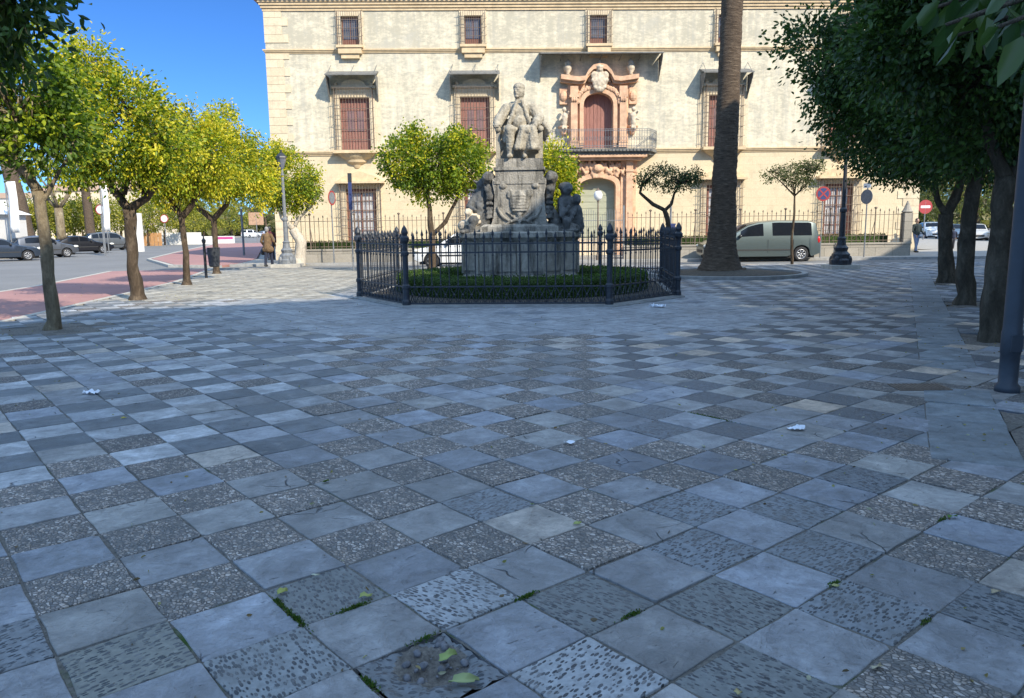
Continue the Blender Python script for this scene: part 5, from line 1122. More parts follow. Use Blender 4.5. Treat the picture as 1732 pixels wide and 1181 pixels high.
def car(label, kind, loc, heading, pm, group=None, cat='car', steel=False):
    """local x runs from the front bumper (0) to the rear (L)"""
    K = KINDS[kind]; L, W, wr = K['L'], K['W'], K['wr']; t = thing('parked_car' if kind != 'van' else 'parked_van', label, cat, (loc[0], loc[1], ZR + .003), heading, group)
    sx = sorted({round(x, 3) for x, _ in K['top']} | {K['wf'] + d * wr * 1.18 for d in (-1, -.9, -.7, -.4, 0, .4, .7, .9, 1)} | {K['wb'] + d * wr * 1.18 for d in (-1, -.9, -.7, -.4, 0, .4, .7, .9, 1)} | {x for ab in K['side'] for x in ab} | {L * k / 14 for k in range(15)})
    rows = []; sill0 = .24
    for x in sx:
        tz = interp(K['top'], x); e = min(x, L - x); tap = 1 - .16 * max(0, 1 - e / .5) ** 2 - (.03 if x < 1 else 0); w2 = W / 2 * tap; belt = min(K['belt'], tz - .05); sill = sill0 + .12 * max(0, 1 - e / .4)
        for wc in (K['wf'], K['wb']):
            d = abs(x - wc)
            if d < wr * 1.18 + 1e-6: sill = max(sill, wr + math.sqrt(max(0, (wr * 1.18) ** 2 - d * d)))
        cab = max(0, tz - belt); wt = w2 - .26 * cab - .02; mid = max(.55, sill + .02)
        mid = min(mid, belt - .02) if sill < belt - .05 else belt - .03
        rows.append([(x, 0, tz), (x, wt * .6, tz - .012), (x, wt * .93, tz - .04 * min(1, cab + .3)), (x, wt + (w2 - wt) * .15, tz - .07 if cab > .12 else tz - .05 * 1), (x, w2, belt if cab > .12 else min(belt, tz - .06)), (x, w2 + .025, mid), (x, w2 - .0, min(sill, mid - .01)), (x, w2 - .12, min(sill, mid - .01)), (x, 0, sill0 + .02)])
    mb = MB(); n = len(rows[0])
    for s in (1, -1):
        vs = [(p_[0], p_[1] * s, p_[2]) for r_ in rows for p_ in r_]; fs = []
        for i in range(len(rows) - 1):
            for k in range(n - 1): fs.append((i * n + k, i * n + k + 1, (i + 1) * n + k + 1, (i + 1) * n + k))
        fs.append(tuple(range(n))); fs.append(tuple((len(rows) - 1) * n + k for k in range(n))); mb.add(vs, fs)
    body = mb.build('body', pm, t, smooth=True)
    for p_ in body.data.polygons: p_.use_smooth = len(p_.vertices) == 4
    try: body.data.set_sharp_from_angle(angle=R(28))
    except Exception: pass
    def row(x):
        for i in range(len(sx) - 1):
            if sx[i] <= x <= sx[i + 1]: f = (x - sx[i]) / (sx[i + 1] - sx[i]); return [Vector(a).lerp(Vector(b_), f) for a, b_ in zip(rows[i], rows[i + 1])]
        return [Vector(a) for a in rows[-1]]
    for s in (1, -1):
        for a, b_ in K['side']:
            mb = MB(); vs = []; m_ = 6
            for i in range(m_ + 1):
                r_ = row(a + (b_ - a) * i / m_); lo, hi = r_[4], r_[3]; 
                for f in (.10, .93): q = lo.lerp(hi, f); vs.append((q.x, (q.y + .008) * s, q.z))
            mb.add(vs, [(i * 2, i * 2 + 1, i * 2 + 3, i * 2 + 2) for i in range(m_)]); mb.build('side_window', M['carglass'], t, smooth=True)
    for nm, (a, b_) in (('windscreen', K['ws']), ('rear_window', K['rw'])):
        mb = MB(); vs = []; da = (b_ - a) * .06
        for i in range(5):
            r_ = row(a + da + (b_ - a - 2 * da) * i / 4)
            nz = .012
            for q, ss in ((r_[2], -1), (r_[1], -1), (r_[0], 1), (r_[1], 1), (r_[2], 1)): vs.append((q.x + (-.008 if nm == 'windscreen' else .012), q.y * ss * .97, q.z + nz))
        mb.add(vs, [(i * 5 + k, i * 5 + k + 1, (i + 1) * 5 + k + 1, (i + 1) * 5 + k) for i in range(4) for k in range(4)]); mb.build(nm, M['carglass'], t, smooth=True)
    for x in (K['wf'], K['wb']):
        for s in (1, -1):
            y = s * (W / 2 - .10); mb = MB(); mb.M = Matrix.Translation((x, y, wr)) @ Matrix.Rotation(R(90) * -s, 4, 'X'); mb.lathe([(wr * .62, .09), (wr * .66, .105), (wr * .95, .10), (wr, .06), (wr, -.09), (wr * .9, -.11), (wr * .5, -.11)], 28); wh = mb.build('tyre', M['rubber'], t, smooth=True)
            mb = MB(); mb.M = Matrix.Translation((x, y, wr)) @ Matrix.Rotation(R(90) * -s, 4, 'X'); mb.lathe([(wr * .64, .0), (wr * .64, .1), (wr * .58, .1), (wr * .55, .07), (wr * .16, .085), (wr * .05, .1)], 20)
            for k in range(7): a = k * 2 * math.pi / 7; mb.ell((wr * .36 * math.cos(a), wr * .36 * math.sin(a), .088), (wr * .22, wr * .07, .02), 6, 5, Matrix.Rotation(a, 3, 'Z'))
            mb.build('rim', M['rim'], wh, smooth=True)
    mb = MB(); mb.box(.25, L - .25, -W / 2 + .13, W / 2 - .13, .16, .7); mb.build('underbody', M['underbody'], t)
    for s in (1, -1):
        r_ = row(.14); mb = MB(); mb.ell((.17, s * (W / 2 * .80), (.72 if kind != 'suv' else .86)), (.2, .17, .09), 10, 6); mb.build('headlight', M['head'], t, smooth=True)
        mb = MB(); zt = .95 if kind != 'sedan' else .82; mb.ell((L - .10, s * (W / 2 * .86), zt), (.09, .08, .17 if kind == 'van' else .09), 10, 6); mb.build('taillight', M['tail'], t, smooth=True)
        x = K['ws'][0] + .35; mb = MB(); mb.ell((x, s * (W / 2 + .07), K['belt'] + .06), (.07, .1, .08), 8, 6); mb.build('mirror', M['trimblack'], t, smooth=True)
        mb = MB(); mb.box(K['wf'] + wr * 1.25, K['wb'] - wr * 1.25, s * (W / 2 + .022) - .012, s * (W / 2 + .022) + .012, .50, .56); mb.build('side_trim', M['trimblack'], t)
    mb = MB(); mb.box(-.02, .05, -.45, .45, .42, .56); mb.build('grille', M['trimblack'], t); mb = MB(); mb.box(L - .01, L + .03, -.26, .26, .52 if kind != 'van' else .62, .63 if kind != 'van' else .73); mb.build('number_plate', M['white'], t)
    mb = MB()
    for s in (1, -1):
        for a, b_ in zip(K['side'], K['side'][1:]): x = (a[1] + b_[0]) / 2; mb.box(x - .006, x + .006, s * (W / 2 + .027) - .003, s * (W / 2 + .027) + .003, .4, K['belt'] - .1)
    mb.build('door_seam', M['trimblack'], t)
    return t
PG = paint('grey green van paint', (.105, .135, .135), .5)
wv = G(1355, 441, ZR); car('grey green passenger van parked across the far side of the plaza', 'van', (wv.x - 4.60, wv.y + .1), R(-1), PG, cat='van')
PW = paint('white car paint', (.78, .78, .76), 0); PD = paint('dark blue car paint', (.035, .05, .075), .4); PS = paint('silver grey car paint', (.11, .12, .14), .5); PB = paint('black car paint', (.012, .012, .016), .3); PM = paint('metal grey car paint', (.13, .14, .15), .5)
gl = 'cars parked along the far side of the left road'
def car_at(label, kind, px, py, hd, pm, group=None, cat='car', anchor='c'):
    g = G(px, py, ZR); L = KINDS[kind]['L']; d = Vector((math.cos(hd), math.sin(hd), 0)); g = g - d * (L / 2); return car(label, kind, (g.x, g.y), hd, pm, group, cat)
# heading = direction from the front to the rear
car_at('dark blue grey saloon car at the left edge of the view', 'sedan', -2, 442, R(226), PD, gl)
car_at('silver grey estate car behind the nearest left trunk', 'hatch', 74, 436, R(226), PS, gl)
car_at('black saloon car second from the right in the left parking line', 'sedan', 138, 429, R(226), PB, gl)
car_at('grey sport utility car at the right end of the left parking line', 'suv', 186, 423.5, R(226), PM, gl)
car('white car seen through the bars left of the monument base', 'hatch', (-4.05, 33.2), R(-2), PW)
car_at('white van driving away on the far left road', 'van', 425, 402, R(250), PW, cat='van')
car_at('pale silver car far down the left road beside the white van', 'hatch', 449, 401, R(250), paint('pale silver', (.5, .52, .55), .4))
gr = 'cars parked beyond the palace corner'
def car_y(label, kind, px, Y, hd, pm, group=None):
    g = at(px, 390, Y); L = KINDS[kind]['L']; d = Vector((math.cos(hd), math.sin(hd), 0)); g = g - d * (L / 2); return car(label, kind, (g.x, g.y), hd, pm, group)
car_y('white car nearest the no entry sign, partly behind a trunk', 'suv', 1576, 78, R(75), PW, gr)
car_y('blue grey car seen between the first and second trunk', 'hatch', 1610, 72, R(72), paint('blue grey paint', (.12, .18, .25), .3), gr)
car_y('pale beige car seen between two trunks of the right row', 'hatch', 1648, 66, R(68), paint('pale beige', (.6, .57, .52), .2), gr)
car_y('white car between the knobbly trunk and the grey lamp column', 'hatch', 1708, 62, R(66), PW, gr)

# ------------------------------------------------------------------ people
def person(label, loc, rz, h, top, legs, hair, step=.2, coat=False, armbend=.3, bag=None):
    t = thing('person', label, 'person', loc, rz); s = h / 1.72; k = MB()
    def c(a, b_, ra, rb=None, mb=k): mb.cap(tuple(x * s for x in a), tuple(x * s for x in b_), ra * s, (rb or ra) * s)
    # body facing -y
    f, b2 = -step, step * .8
    c((0, 0, .95), (0, 0, 1.3), .13, .15); c((-.13, 0, 1.36), (.13, 0, 1.36), .08); c((0, 0, 1.4), (0, -.01, 1.5), .055, .05)
    k.ell((0, -.01, 1.61 * s), (.078 * s, .095 * s, .115 * s)); k.ell((0, -.105 * s, 1.6 * s), (.014 * s, .02 * s, .022 * s)); 
    for q in (-1, 1): k.ell((q * .03 * s, -.092 * s, 1.625 * s), (.012 * s, .008 * s, .008 * s)); k.ell((q * .08 * s, 0, 1.605 * s), (.012 * s, .02 * s, .03 * s))
    k.ell((0, -.09 * s, 1.56 * s), (.025 * s, .01 * s, .008 * s))
    hips = ((-.09, f), (.09, b2))
    for x, yy in hips: c((x, 0, .92), (x, yy * .5 - .03, .5), .085, .058); c((x, yy * .5 - .03, .5), (x, yy, .09), .056, .04); c((x, yy + .03, .05), (x, yy - .14, .04), .042, .035)
    arms = []
    for sg in (-1, 1):
        sh = (sg * .19, 0, 1.37); el = (sg * (.25 + .03), .03 * sg, 1.10); wr_ = (sg * .24, -armbend * .6 + .04 * sg, .9); c(sh, el, .05, .042); c(el, wr_, .04, .03); c(wr_, (wr_[0], wr_[1] - .02, wr_[2] - .06), .03, .028)
        for q in range(4): c((wr_[0], wr_[1] - .04 + q * .018, wr_[2] - .07), (wr_[0], wr_[1] - .045 + q * .018, wr_[2] - .145 - .01 * (q in (1, 2))), .0085, .007)
        c((wr_[0], wr_[1] - .04, wr_[2] - .04), (wr_[0] - sg * .01, wr_[1] - .075, wr_[2] - .09), .009, .008); arms.append((sh, el, wr_))
    remesh(k.build('body', M['skin'], t), .012 * s, 1)
    m = MB(); c((0, .0, 1.0 if not coat else .82), (0, 0, 1.3), .175 if not coat else .20, .165, m); c((-.15, 0, 1.36), (.15, 0, 1.36), .09, .09, m); c((0, 0, 1.3), (0, 0, 1.42), .13, .085, m)
    if coat: c((-.1, 0, .75), (.1, 0, .75), .16, .16, m)
    for sh, el, w_ in arms: c(sh, el, .068, .058, m); c(el, (w_[0], w_[1], w_[2] + .02), .056, .045, m)
    remesh(m.build('jacket', top, t), .014 * s, 1, .015, .05)
    m = MB()
    for x, yy in hips: c((x, 0, .94), (x, yy * .5 - .03, .5), .105, .075, m); c((x, yy * .5 - .03, .5), (x, yy, .12), .072, .06, m)
    c((-.06, 0, .95), (.06, 0, .95), .12, .12, m); remesh(m.build('trousers', legs, t), .014 * s, 1)
    m = MB()
    for x, yy in hips: c((x, yy + .035, .055), (x, yy - .14, .042), .052, .042, m)
    m.build('shoes', M['trimblack'], t, smooth=True)
    m = MB(); m.ell((0, .02 * s, 1.645 * s), (.09 * s, .10 * s, .10 * s)); m.ell((0, .05 * s, 1.59 * s), (.08 * s, .06 * s, .09 * s)); m.build('hair', hair, t, smooth=True)
    if bag:
        m = MB(); m.lathe([(.03, 0), (.1, .02), (.12, .2), (.05, .3), (.01, .36)], 8, (bag[0] * s, bag[1] * s, bag[2] * s)); o = m.build('bag', M['iron_black'], None, smooth=True); o.name = 'handbag'
        o.matrix_world = Matrix.Translation(loc) @ Matrix.Rotation(rz, 4, 'Z'); tag(o, 'small dark bag hanging from the walking person in brown', 'bag')
    return t
brown = simple('brown jacket', (.16, .10, .05), .9, .4, 6, .3); dk = simple('dark trousers', (.02, .025, .045), .9, .2, 6, .2)
g = G(455, 451); person('person in a brown jacket and dark trousers walking away with a bag', (g.x, g.y, 0), R(172), 1.68, brown, dk, simple('grey hair', (.25, .24, .23), .8, .2, 20, .3), step=.16, bag=(.27, -.1, .5), coat=True)
g = at(458, 420, 41.0); person('person in dark maroon walking ahead of the one in brown', (g.x, 41, 0), R(185), 1.72, simple('maroon jacket', (.09, .02, .03), .9, .3, 6, .2), dk, M['iron_black'], step=.2)
g = G(1548, 427); person('person in a dark green jacket and light blue jeans walking by the palace corner', (g.x, g.y, 0), R(10), 1.74, simple('dark green jacket', (.02, .03, .028), .9, .3, 6, .2), simple('light jeans', (.20, .24, .34), .9, .2, 6, .2), M['iron_black'], step=.17, armbend=.5)
g = G(1611, 421); person('person in a dark coat half hidden between two trunks of the right row', (g.x, g.y, 0), R(160), 1.2, simple('navy coat', (.02, .025, .05), .9, .3, 6, .2), simple('dark grey trousers', (.06, .06, .07), .9, .2, 6, .2), M['iron_black'], step=.2)

# ------------------------------------------------------------------ litter and leaves on the paving
yl = mat_leaf('fallen leaf', .2, .6)
def fallen(px, py, sz, rz, col, lab, kind='leaf'):
    g = G(px, py); mb = MB(); n = 12; vs = [(0, 0, .012)]; 
    for k in range(n):
        a = 2 * math.pi * k / n; r = sz * ((.5 + .10 * math.sin(k * 2.1)) if kind == 'leaf' else rnd.uniform(.35, .6)); e = 1 if kind == 'leaf' else .6
        x = r * math.cos(a) * 1.2; y = r * math.sin(a) * .62 * e * (1.3 if kind == 'round' else 1); vs.append((x, y, .006 + abs(y) * .4 + .02 * noise.noise(Vector((x * 30, y * 30, px)))))
    vs.append((sz * .95, 0, .004)); mb.M = Matrix.Rotation(rz, 4, 'Z')
    mb.add(vs, [(0, 1 + k, 1 + (k + 1) % n) for k in range(n)]); o = mb.build('fallen_leaf', yl, smooth=True); o.location = (g.x, g.y, .003)
    ca = o.data.attributes.new('Col', 'FLOAT_COLOR', 'POINT'); ca.data.foreach_set('color', np.tile(np.array(col + (1,), dtype=np.float32), len(o.data.vertices))); m = o.modifiers.new('thick', 'SOLIDIFY'); m.thickness = .0012
    tag(o, lab, 'leaf', 'fallen leaves')
yc = (.42, .45, .14)
fallen(785, 1156, .09, .2, (.40, .46, .20), 'largest pale green fallen leaf lying in the broken slab at the front')
fallen(758, 1115, .07, .7, (.36, .44, .14), 'narrow green fallen leaf at the right side of the broken slab')
fallen(619, 1011, .055, .6, yc, 'yellow green fallen leaf at the right corner of the dark pebble slab')
fallen(478, 1004, .05, 1.0, (.44, .45, .12), 'yellow fallen leaf at the left corner of the dark pebble slab')
fallen(534, 976, .03, .3, (.6, .6, .45), 'small pale fallen leaf at the top of the dark pebble slab')
fallen(976, 888, .04, .1, yc, 'small yellow green fallen leaf on the plain grey slab in mid view')
fallen(900, 856, .03, 2, (.3, .38, .12), 'tiny green fallen leaf on a joint in mid view')
fallen(1413, 994, .035, .3, (.5, .48, .2), 'yellow fallen leaf on a joint at the front right')
fallen(551, 817, .045, .9, (.2, .3, .06), 'dark green fallen leaf in the left middle of the paving')
fallen(209, 709, .04, .4, (.5, .42, .1), 'ochre fallen leaf on the far left paving')
fallen(1611, 877, .05, .2, (.15, .28, .05), 'green fallen leaf on a joint at the right')
fallen(1684, 1004, .04, .2, (.5, .4, .25), 'tan fallen leaf at the right front edge')
fallen(1483, 1133, .045, .5, (.6, .52, .35), 'cream fallen leaf at the lower right')
fallen(1248, 1175, .04, 1.2, (.5, .42, .2), 'tan fallen leaf at the lower edge right of centre')
fallen(1327, 773, .04, .4, (.4, .36, .15), 'brownish fallen leaf by a beige slab at the right')
fallen(1190, 757, .04, 1.4, (.5, .5, .35), 'pale fallen leaf on the cracked slab at the right')
for px, py, s_, lab in ((1347, 728, .13, 'crumpled blue white tissue on the right of the paving'), (963, 752, .07, 'small scrap of white paper in the centre of the paving'), (155, 667, .15, 'crumpled white tissue at the far left of the paving'), (1112, 520, .28, 'flattened white paper by the right corner of the monument fence')):
    g = G(px, py); mb = MB(); n = 9; vs = []
    for i in range(n):
        for j in range(n):
            x = (i / (n - 1) - .5) * s_; y = (j / (n - 1) - .5) * s_ * .55; x *= 1 + .5 * noise.noise(Vector((y * 20, px, 0))); vs.append((x, y, .008 + max(0, s_ * .28 * (noise.noise(Vector((x * 28, y * 28, px))) + .25))))
    mb.add(vs, [(i * n + j, (i + 1) * n + j, (i + 1) * n + j + 1, i * n + j + 1) for i in range(n - 1) for j in range(n - 1)]); o = mb.build('paper_scrap', M['paper'], smooth=False); o.location = (g.x, g.y, 0.004); o.rotation_euler = (0, 0, rnd.uniform(-.3, .3)); tag(o, lab, 'litter')
# moss tufts in the joints near the sunken slabs
def moss():
    pts = []
    for px, py, n, sp in ((500, 1045, 260, .05), (470, 1022, 160, .03), (590, 1022, 200, .04), (895, 1012, 160, .03), (1050, 1030, 120, .03), (640, 1150, 120, .03), (1215, 700, 300, .09), (1405, 985, 80, .02), (1560, 1050, 60, .02), (1600, 880, 60, .03), (700, 1070, 80, .03)):
        g = G(px, py); q_ = g - T0; u_, v_ = q_.dot(SB) / TS, q_.dot(SA) / TS
        if abs(u_ - round(u_)) < abs(v_ - round(v_)): g = T0 + SB * TS * round(u_) + SA * TS * v_; dj = SA
        else: g = T0 + SB * TS * u_ + SA * TS * round(v_); dj = SB
        for _ in range(n): a = rnd.gauss(0, sp); b_ = rnd.gauss(0, .006); d = dj; e_ = SA if d is SB else SB; pts.append(tuple(g + d * a + e_ * b_)[:2] + (-.004 + rnd.random() * .006,))
    pts = np.array(pts); cols = np.array([(.04, .09, .015), (.07, .14, .02), (.10, .13, .03)])[npr.integers(0, 3, len(pts))]; o = leaf_mesh('moss', pts, .012, .007, cols, M['leaf'], None, droop=-1.2, kind='stuff'); o['label'] = 'green moss and weeds in the paving joints'
moss()
def litter():
    pts = []
    for k in range(900):
        y = rnd.uniform(1.8, 24); x = rnd.uniform(-.75, .75) * y
        if rnd.random() < .5:
            tx, ty = rnd.choice(((6.4, 10.1), (8.6, 14.6), (4.2, 6.0), (-7.4, 12.5), (-8.6, 17.8), (11.2, 20))); x, y = rnd.gauss(tx, .9), rnd.gauss(ty, .9)
        if y > 1.5 and (Vector((x, y, 0)) - MON).length > 4.2: pts.append((x, y, .006))
    pts = np.array(pts); cols = np.array([(.30, .24, .10), (.22, .14, .06), (.35, .33, .12), (.14, .10, .06), (.45, .42, .30)])[npr.integers(0, 5, len(pts))]
    d = npr.normal(size=(len(pts), 3)); d[:, 2] = 0; o = leaf_mesh('leaf_litter', pts, .028, .016, cols, yl, None, kind='stuff', dirs=d * 4, droop=0); o['label'] = 'tiny dry leaves and twig bits scattered over the paving'
litter()

# ------------------------------------------------------------------ background
def block(name, label, x0, x1, y0, y1, h, mat, rf, wins=None, rz=0, cat='building', roof_h=1.2):
    t = thing(name, label, cat, ((x0 + x1) / 2, (y0 + y1) / 2, ZR), rz); a, b_ = (x1 - x0) / 2, (y1 - y0) / 2; mb = MB(); mb.box(-a, a, -b_, b_, 0, h); mb.build('wall', mat, t)
    if rf:
        mb = MB(); mb.add([(-a - .3, -b_ - .3, h), (a + .3, -b_ - .3, h), (a + .3, b_ + .3, h), (-a - .3, b_ + .3, h), (-a * .6, 0, h + roof_h), (a * .6, 0, h + roof_h)], [(0, 1, 5, 4), (1, 2, 5), (2, 3, 4, 5), (3, 0, 4), (0, 3, 2, 1)]); mb.build('roof', rf, t)
    for (x, z, w_, hh) in (wins or []):
        q = MB(); q.box(x - w_ / 2 - .12, x + w_ / 2 + .12, -b_ - .08, -b_ + .02, z - .12, z + hh + .12); f = q.build('window', M['trim2'], t); q = MB(); q.box(x - w_ / 2, x + w_ / 2, -b_ - .1, -b_ - .081, z, z + hh); q.build('pane', M['glass'], f)
    return t
wh = simple('whitewash', (.72, .70, .66), .9, .08, 1, .1); cr = simple('cream render', (.62, .52, .38), .9, .1, 1, .1)
block('white_building', 'low white building with red tile roof at the far left', -112, -74, 125, 140, 7.2, wh, M['tile'], [(-14 + 4 * k, 3.4, 1.2, 1.8) for k in range(8)])
block('cream_building', 'cream building with orange tile roof behind the left palm trunk', -73, -57, 120, 134, 8.0, cr, M['tile'], [(-6 + 3 * k, 4.2, 1.1, 1.8) for k in range(5)], roof_h=2)
block('tent_booth', 'white kiosk with a red stripe at the left edge', -37, -33.4, 50, 54, 2.9, wh, M['white'], None, cat='kiosk', roof_h=.8)
block('advertising_panel', 'pale advertising panel behind the second left trunk', -31.9, -31.0, 65.6, 65.9, 3.2, wh, None, None, cat='panel')
tp = thing('low_barrier', 'white and pink low barrier across the road in the left distance', 'barrier', (-26, 98, ZR)); mb = MB(); mb.box(-17.8, -13, 0, .4, 0, 1.5); mb.box(-12.99, -8.8, 0, .35, 0, 1.0); mb.build('panel', wh, tp); mb = MB(); mb.box(-11.2, -8.9, -.02, -.001, .6, .9); mb.build('stripe', simple('magenta', (.5, .08, .25), .7, .1, 2, 0), tp)
tp = thing('wooden_fence', 'low orange wooden fence beside the pale panel', 'fence', (-42, 92, ZR)); mb = MB()
for k in range(6): mb.box(-1.8 + k * .45, -1.42 + k * .45, -.03, .03, 0, 1.5)
mb.box(-1.8, .85, .031, .08, .3, .5); mb.box(-1.8, .85, .031, .08, 1.1, 1.3); mb.build('boards', simple('orange wood', (.45, .24, .10), .8, .2, 4, .1), tp)
for nm, px, Y, w_, lab in (('flag_banner', 18, 50, .6, 'tall white banner at the left edge'), ('flag_banner', 176, 55, .45, 'white vertical banner left of the second trunk')):
    a = at(px, 395, Y); t = thing(nm, lab, 'banner', (a.x, Y, ZR)); mb = MB(); mb.cyl(0, 0, 0, 5.0, .04, 8); mb.build('pole', M['iron_grey'], t); mb = MB(); n = 8
    vs = []
    for i in range(n + 1):
        for j in range(5): vs.append((.05 + w_ * j / 4, .06 * math.sin(j * 1.5 + i * .6), 4.9 - 3.2 * i / n))
    mb.add(vs, [(i * 5 + j, i * 5 + j + 1, (i + 1) * 5 + j + 1, (i + 1) * 5 + j) for i in range(n) for j in range(4)]); o = mb.build('cloth', M['white'], t, smooth=True); mo = o.modifiers.new('thick', 'SOLIDIFY'); mo.thickness = .004
s = at(152, 355, 58); post_sign('road_sign', 'red sign disc on a pole beside the second palm trunk', (s.x + .8, 58, 0), s.z + .4, .05, (.38, s.z, 'red', 'white'))
s = at(178, 357, 58); post_sign('road_sign', 'grey blue round sign on a thin pole in front of the yellow trees', (s.x, 58, 0), s.z + .4, .04, (.42, s.z, 'iron_grey', None))
s = at(278, 370, 75); post_sign('road_sign', 'small round white sign between the second and third left trunk', (s.x, 75, 0), s.z + .3, .04, (.4, s.z, 'red', 'white'))
s = at(433, 367, 95); post_sign('road_sign', 'orange rectangular board on posts down the left road', (s.x, 95, 0), 3.6, .06, rect=(-.9, .9, 2.2, 3.7, 'tile'))
# bare tree, palm trunks
def far_palm(px0, px1, Y, h, lab, r0=.5):
    a = at(px0, 395, Y); b_ = at(px1, 300, Y); t = thing('palm_tree', lab, 'palm tree', (a.x, Y, ZR)); dx = (b_.x - a.x) / (b_.z - ZR)
    mb = MB(); mb.tube([(dx * h * k / 14, 0, h * k / 14) for k in range(15)], [r0 - .012 * k + (.12 if k == 0 else 0) for k in range(15)], 12, jit=.15, seed=px0); mb.build('trunk', M['palm'], t, smooth=True)
    pts = []; ds = []; r = random.Random(px0)
    for f in range(34):
        a_ = r.uniform(0, 6.28); up = r.uniform(-.5, 1.1)
        for q in range(70):
            s_ = q / 70 * 2.9; x = s_ * math.cos(a_); y = s_ * math.sin(a_); z = up * s_ * .8 - .22 * s_ * s_; pts.append((dx * h + x, y, h + z)); sd = 1 if q % 2 else -1; ds.append((-math.sin(a_) * sd + math.cos(a_) * .5, math.cos(a_) * sd + math.sin(a_) * .5, -.3))
    pts = np.array(pts); cols = np.tile(np.array((.06, .09, .025)), (len(pts), 1)) * npr.uniform(.6, 1.3, (len(pts), 1)); leaf_mesh('crown', pts, .5, .05, cols, M['leaf'], t, dirs=np.array(ds) * 3, droop=.2)
far_palm(48, 20, 72, 14, 'leaning palm trunk at the far left behind the parked cars', .72); far_palm(154, 142, 76, 14, 'dark straight palm trunk beyond the black parked car', .46)
def bare(px, Y, h, lab, seed):
    a = at(px, 395, Y); t = thing('bare_tree', lab, 'tree', (a.x, Y, ZR)); mb = MB(); r = random.Random(seed)
    mb.tube([(0, 0, 0), (.05, 0, h * .2), (0, 0, h * .4)], [.42, .34, .3], 10, jit=.2)
    def br(p_, d, L, rad, dep):
        q = p_ + d * L * .5 + Vector((r.gauss(0, .1), r.gauss(0, .1), 0)) * L * .3; e = p_ + d * L; mb.tube([p_, q, e], [rad, rad * .8, rad * .6], 6)
        if dep:
            for _ in range(3 if dep > 1 else 4):
                nd = (d + Vector((r.gauss(0, .5), r.gauss(0, .5), r.gauss(.15, .3)))).normalized(); br(e, nd, L * .66, rad * .55, dep - 1)
    for k in range(5): a_ = k * 1.26; br(Vector((0, 0, h * .38)), Vector((math.cos(a_) * .7, math.sin(a_) * .7, .9)).normalized(), h * .24, .16, 4)
    mb.build('trunk', M['bark_pale'], t, smooth=True)
bare(103, 62, 9, 'bare branched pollarded tree behind the nearest left trunk', 4)
bare(258, 110, 12, 'bare winter tree in the left distance above the yellow trees', 5)
GB = 'small orange trees in the park beyond the left road'
LB = ['small yellow green park tree %s' % s_ for s_ in ('beside the leaning palm trunk', 'between the leaning palm and the nearest left trunk', 'right of the nearest left trunk', 'behind the bare pollarded tree', 'left of the dark palm trunk', 'behind the white banner', 'just left of the second left trunk', 'just right of the second left trunk', 'above the orange wooden fence', 'left of the third left trunk', 'between the third and fourth left trunks', 'right of the fourth left trunk')]
for k, (px, Y, R_) in enumerate([(48, 80, 2.6), (72, 78, 2.3), (95, 84, 2.6), (126, 82, 2.5), (140, 90, 2.7), (168, 84, 2.4), (205, 88, 2.6), (250, 92, 3.2), (278, 96, 3.4), (305, 100, 2.6), (345, 120, 3), (392, 115, 3)]):
    a = at(px, 395, Y); R2 = R_ * .92
    tree('park_tree', LB[k], (a.x, Y, ZR), [([(0, 0, 0), (0, 0, 1.0), (0, 0, 1.8)], [.16, .13, .12])], [((0, 0, 2.3 + R2 * .45), (R2, R2, R2 * .75)), ((R2 * .4, 0, 2.8 + R2 * .6), (R2 * .6, R2 * .6, R2 * .5)), ((-R2 * .5, 0, 2.2 + R2 * .4), (R2 * .6, R2 * .6, R2 * .5))], 2300, GB, pal=[(.14, .16, .03), (.22, .23, .03), (.34, .31, .04), (.42, .36, .05)], wts=(2, 3, 3, 1), L=.24, W=.15, seed=60 + k, clump=.3, high=.3, twigs=4)
# darker trees in the left distance and along the right side
def bigtree(px, Y, r, zc, n, pal, lab, grp, seed, sparse=False):
    a = at(px, 395, Y); tree('distant_tree', lab, (a.x, Y, ZR), [([(0, 0, 0), (.1, 0, zc * .35), (0, 0, zc * .7)], [.4, .32, .22]), ([(0, 0, zc * .6), (r * .4, 0, zc), (r * .6, 0, zc * 1.2)], [.2, .12, .05]), ([(0, 0, zc * .6), (-r * .4, 0, zc), (-r * .5, 0, zc * 1.2)], [.2, .12, .05])], [((0, 0, zc), (r, r, r * .75)), ((r * .5, 0, zc + r * .35), (r * .6, r * .6, r * .5)), ((-r * .5, 0, zc + r * .2), (r * .6, r * .6, r * .5))], n, grp, pal=pal, wts=[1] * len(pal), L=.30, W=.18, seed=seed, clump=.5, high=.2, twigs=20)
OL = [(.12, .13, .05), (.17, .17, .06), (.09, .10, .04), (.24, .21, .09)]
for k, (px, Y, r, zc, lab) in enumerate([(312, 150, 8, 8.5, 'olive green tree in the distance above the low barrier'), (360, 170, 8, 8, 'olive tree in the distance behind the fourth left trunk'), (410, 200, 9, 8, 'brownish tree at the far end of the left road'), (450, 210, 9, 8, 'tree far behind the grey old lamp')]): bigtree(px, Y, r, zc, 2600, OL, lab, 'distant trees at the end of the left road', 80 + k)
YG = [(.10, .13, .04), (.18, .20, .05), (.28, .26, .08), (.20, .17, .10)]
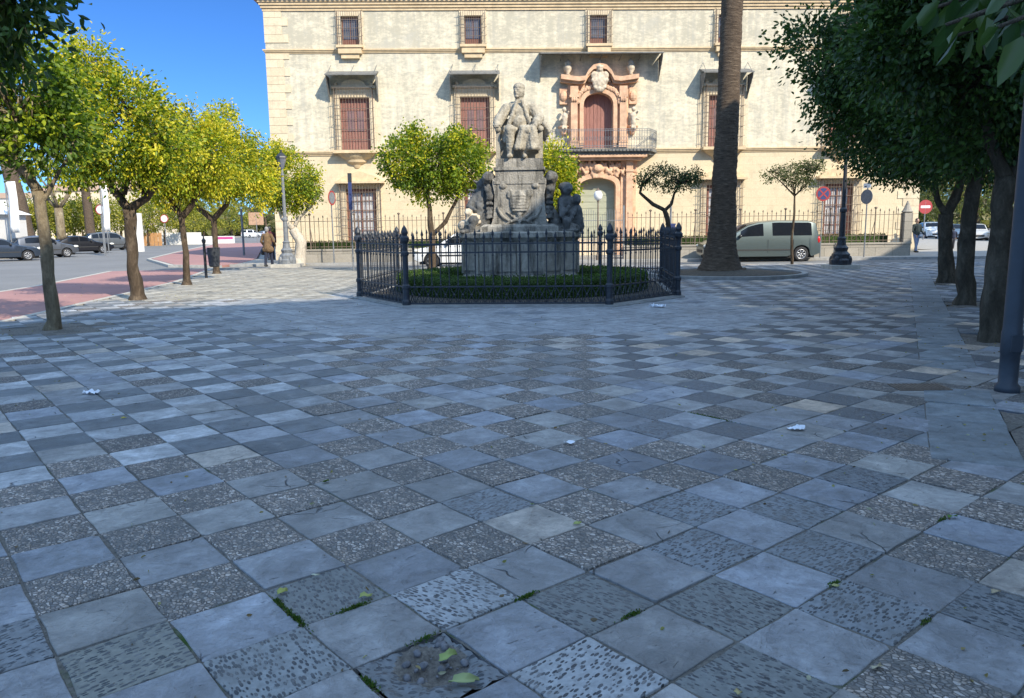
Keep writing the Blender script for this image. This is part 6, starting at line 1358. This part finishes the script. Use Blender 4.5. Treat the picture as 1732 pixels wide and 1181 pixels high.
for k, (px, Y, r, zc, lab) in enumerate([(1545, 95, 4.5, 5, 'yellow green tree behind the no entry sign'), (1600, 88, 4.2, 4.6, 'tree seen between the trunks left of the straight trunk'), (1648, 84, 4.5, 5.0, 'yellow green tree seen right of the straight trunk'), (1700, 80, 4.8, 5.2, 'tree seen between the knobbly trunk and the lamp column'), (1765, 70, 5, 5.5, 'tree at the right border behind the white car'), (1640, 120, 8, 9, 'tall brownish tree beyond the right parked cars'), (1720, 110, 8, 10, 'tall brownish tree at the far right')]): bigtree(px, Y, r, zc, 3200, YG, lab, 'trees beyond the right parked cars', 90 + k)
for x0, x1, y, h, lab in ((-300, -48, 228, 9, 'hazy olive wood closing the left distance'), (30, 260, 190, 8, 'hazy olive wood closing the right distance')):
    n = 9000; pts = np.stack([npr.uniform(x0, x1, n), y + npr.normal(0, 4, n), np.abs(npr.normal(0, h * .45, n))], 1); cols = np.array(OL)[npr.integers(0, 4, n)]; o = leaf_mesh('distant_wood', pts, 2.6, 1.8, cols, M['leaf'], None, kind='stuff'); o['label'] = lab

# ------------------------------------------------------------------ unseen houses added at the right, skylines shaped to shade the plaza
def shade_caster_house(name, label, x0, x1, prof, mat):
    t = thing(name, label, 'building', (x0, 0, ZR)); mb = MB(); ys = [p_[0] for p_ in prof]; mb.prism([(ys[0], 0), (ys[-1], 0)] + [p_ for p_ in prof[::-1]], 0, x1 - x0, 'yz'); mb.build('wall', mat, t)
    mb = MB()
    for a, b_ in zip(prof, prof[1:]): mb.prism([(a[0], a[1] + .002), (b_[0], b_[1] + .002), (b_[0], b_[1] + .15), (a[0], a[1] + .15)], -.15, x1 - x0 + .1, 'yz')
    mb.build('roof', M['tile'], t)
    y = ys[0] + 1.6
    while y < ys[-1] - 1.5:
        z = 1.0; top = interp(prof, y)
        while z + 2.6 < top: q = MB(); q.box(-.06, .02, y - .55, y + .55, z, z + 1.8); f = q.build('window', M['trim2'], t); q = MB(); q.box(-.075, -.061, y - .45, y + .45, z + .1, z + 1.7); q.build('pane', M['glass'], f); z += 3.4
        y += 2.8
    return t
shade_caster_house('shade_caster_house', 'unseen tall cream house added right of the view to shade the plaza', 14, 24, [(-34, 25.0), (-20, 25.2), (-17, 25.7), (-15.5, 26.7), (-13, 26.2), (-10, 23.9), (-4.4, 20.2), (.4, 18.0), (14.8, 13.6)], cr)
shade_caster_house('shade_caster_house', 'unseen white house added farther right to shade the ground by the van', 29.5, 38, [(6, 21), (14, 17.5), (24, 12.8), (29, 11.5)], wh)
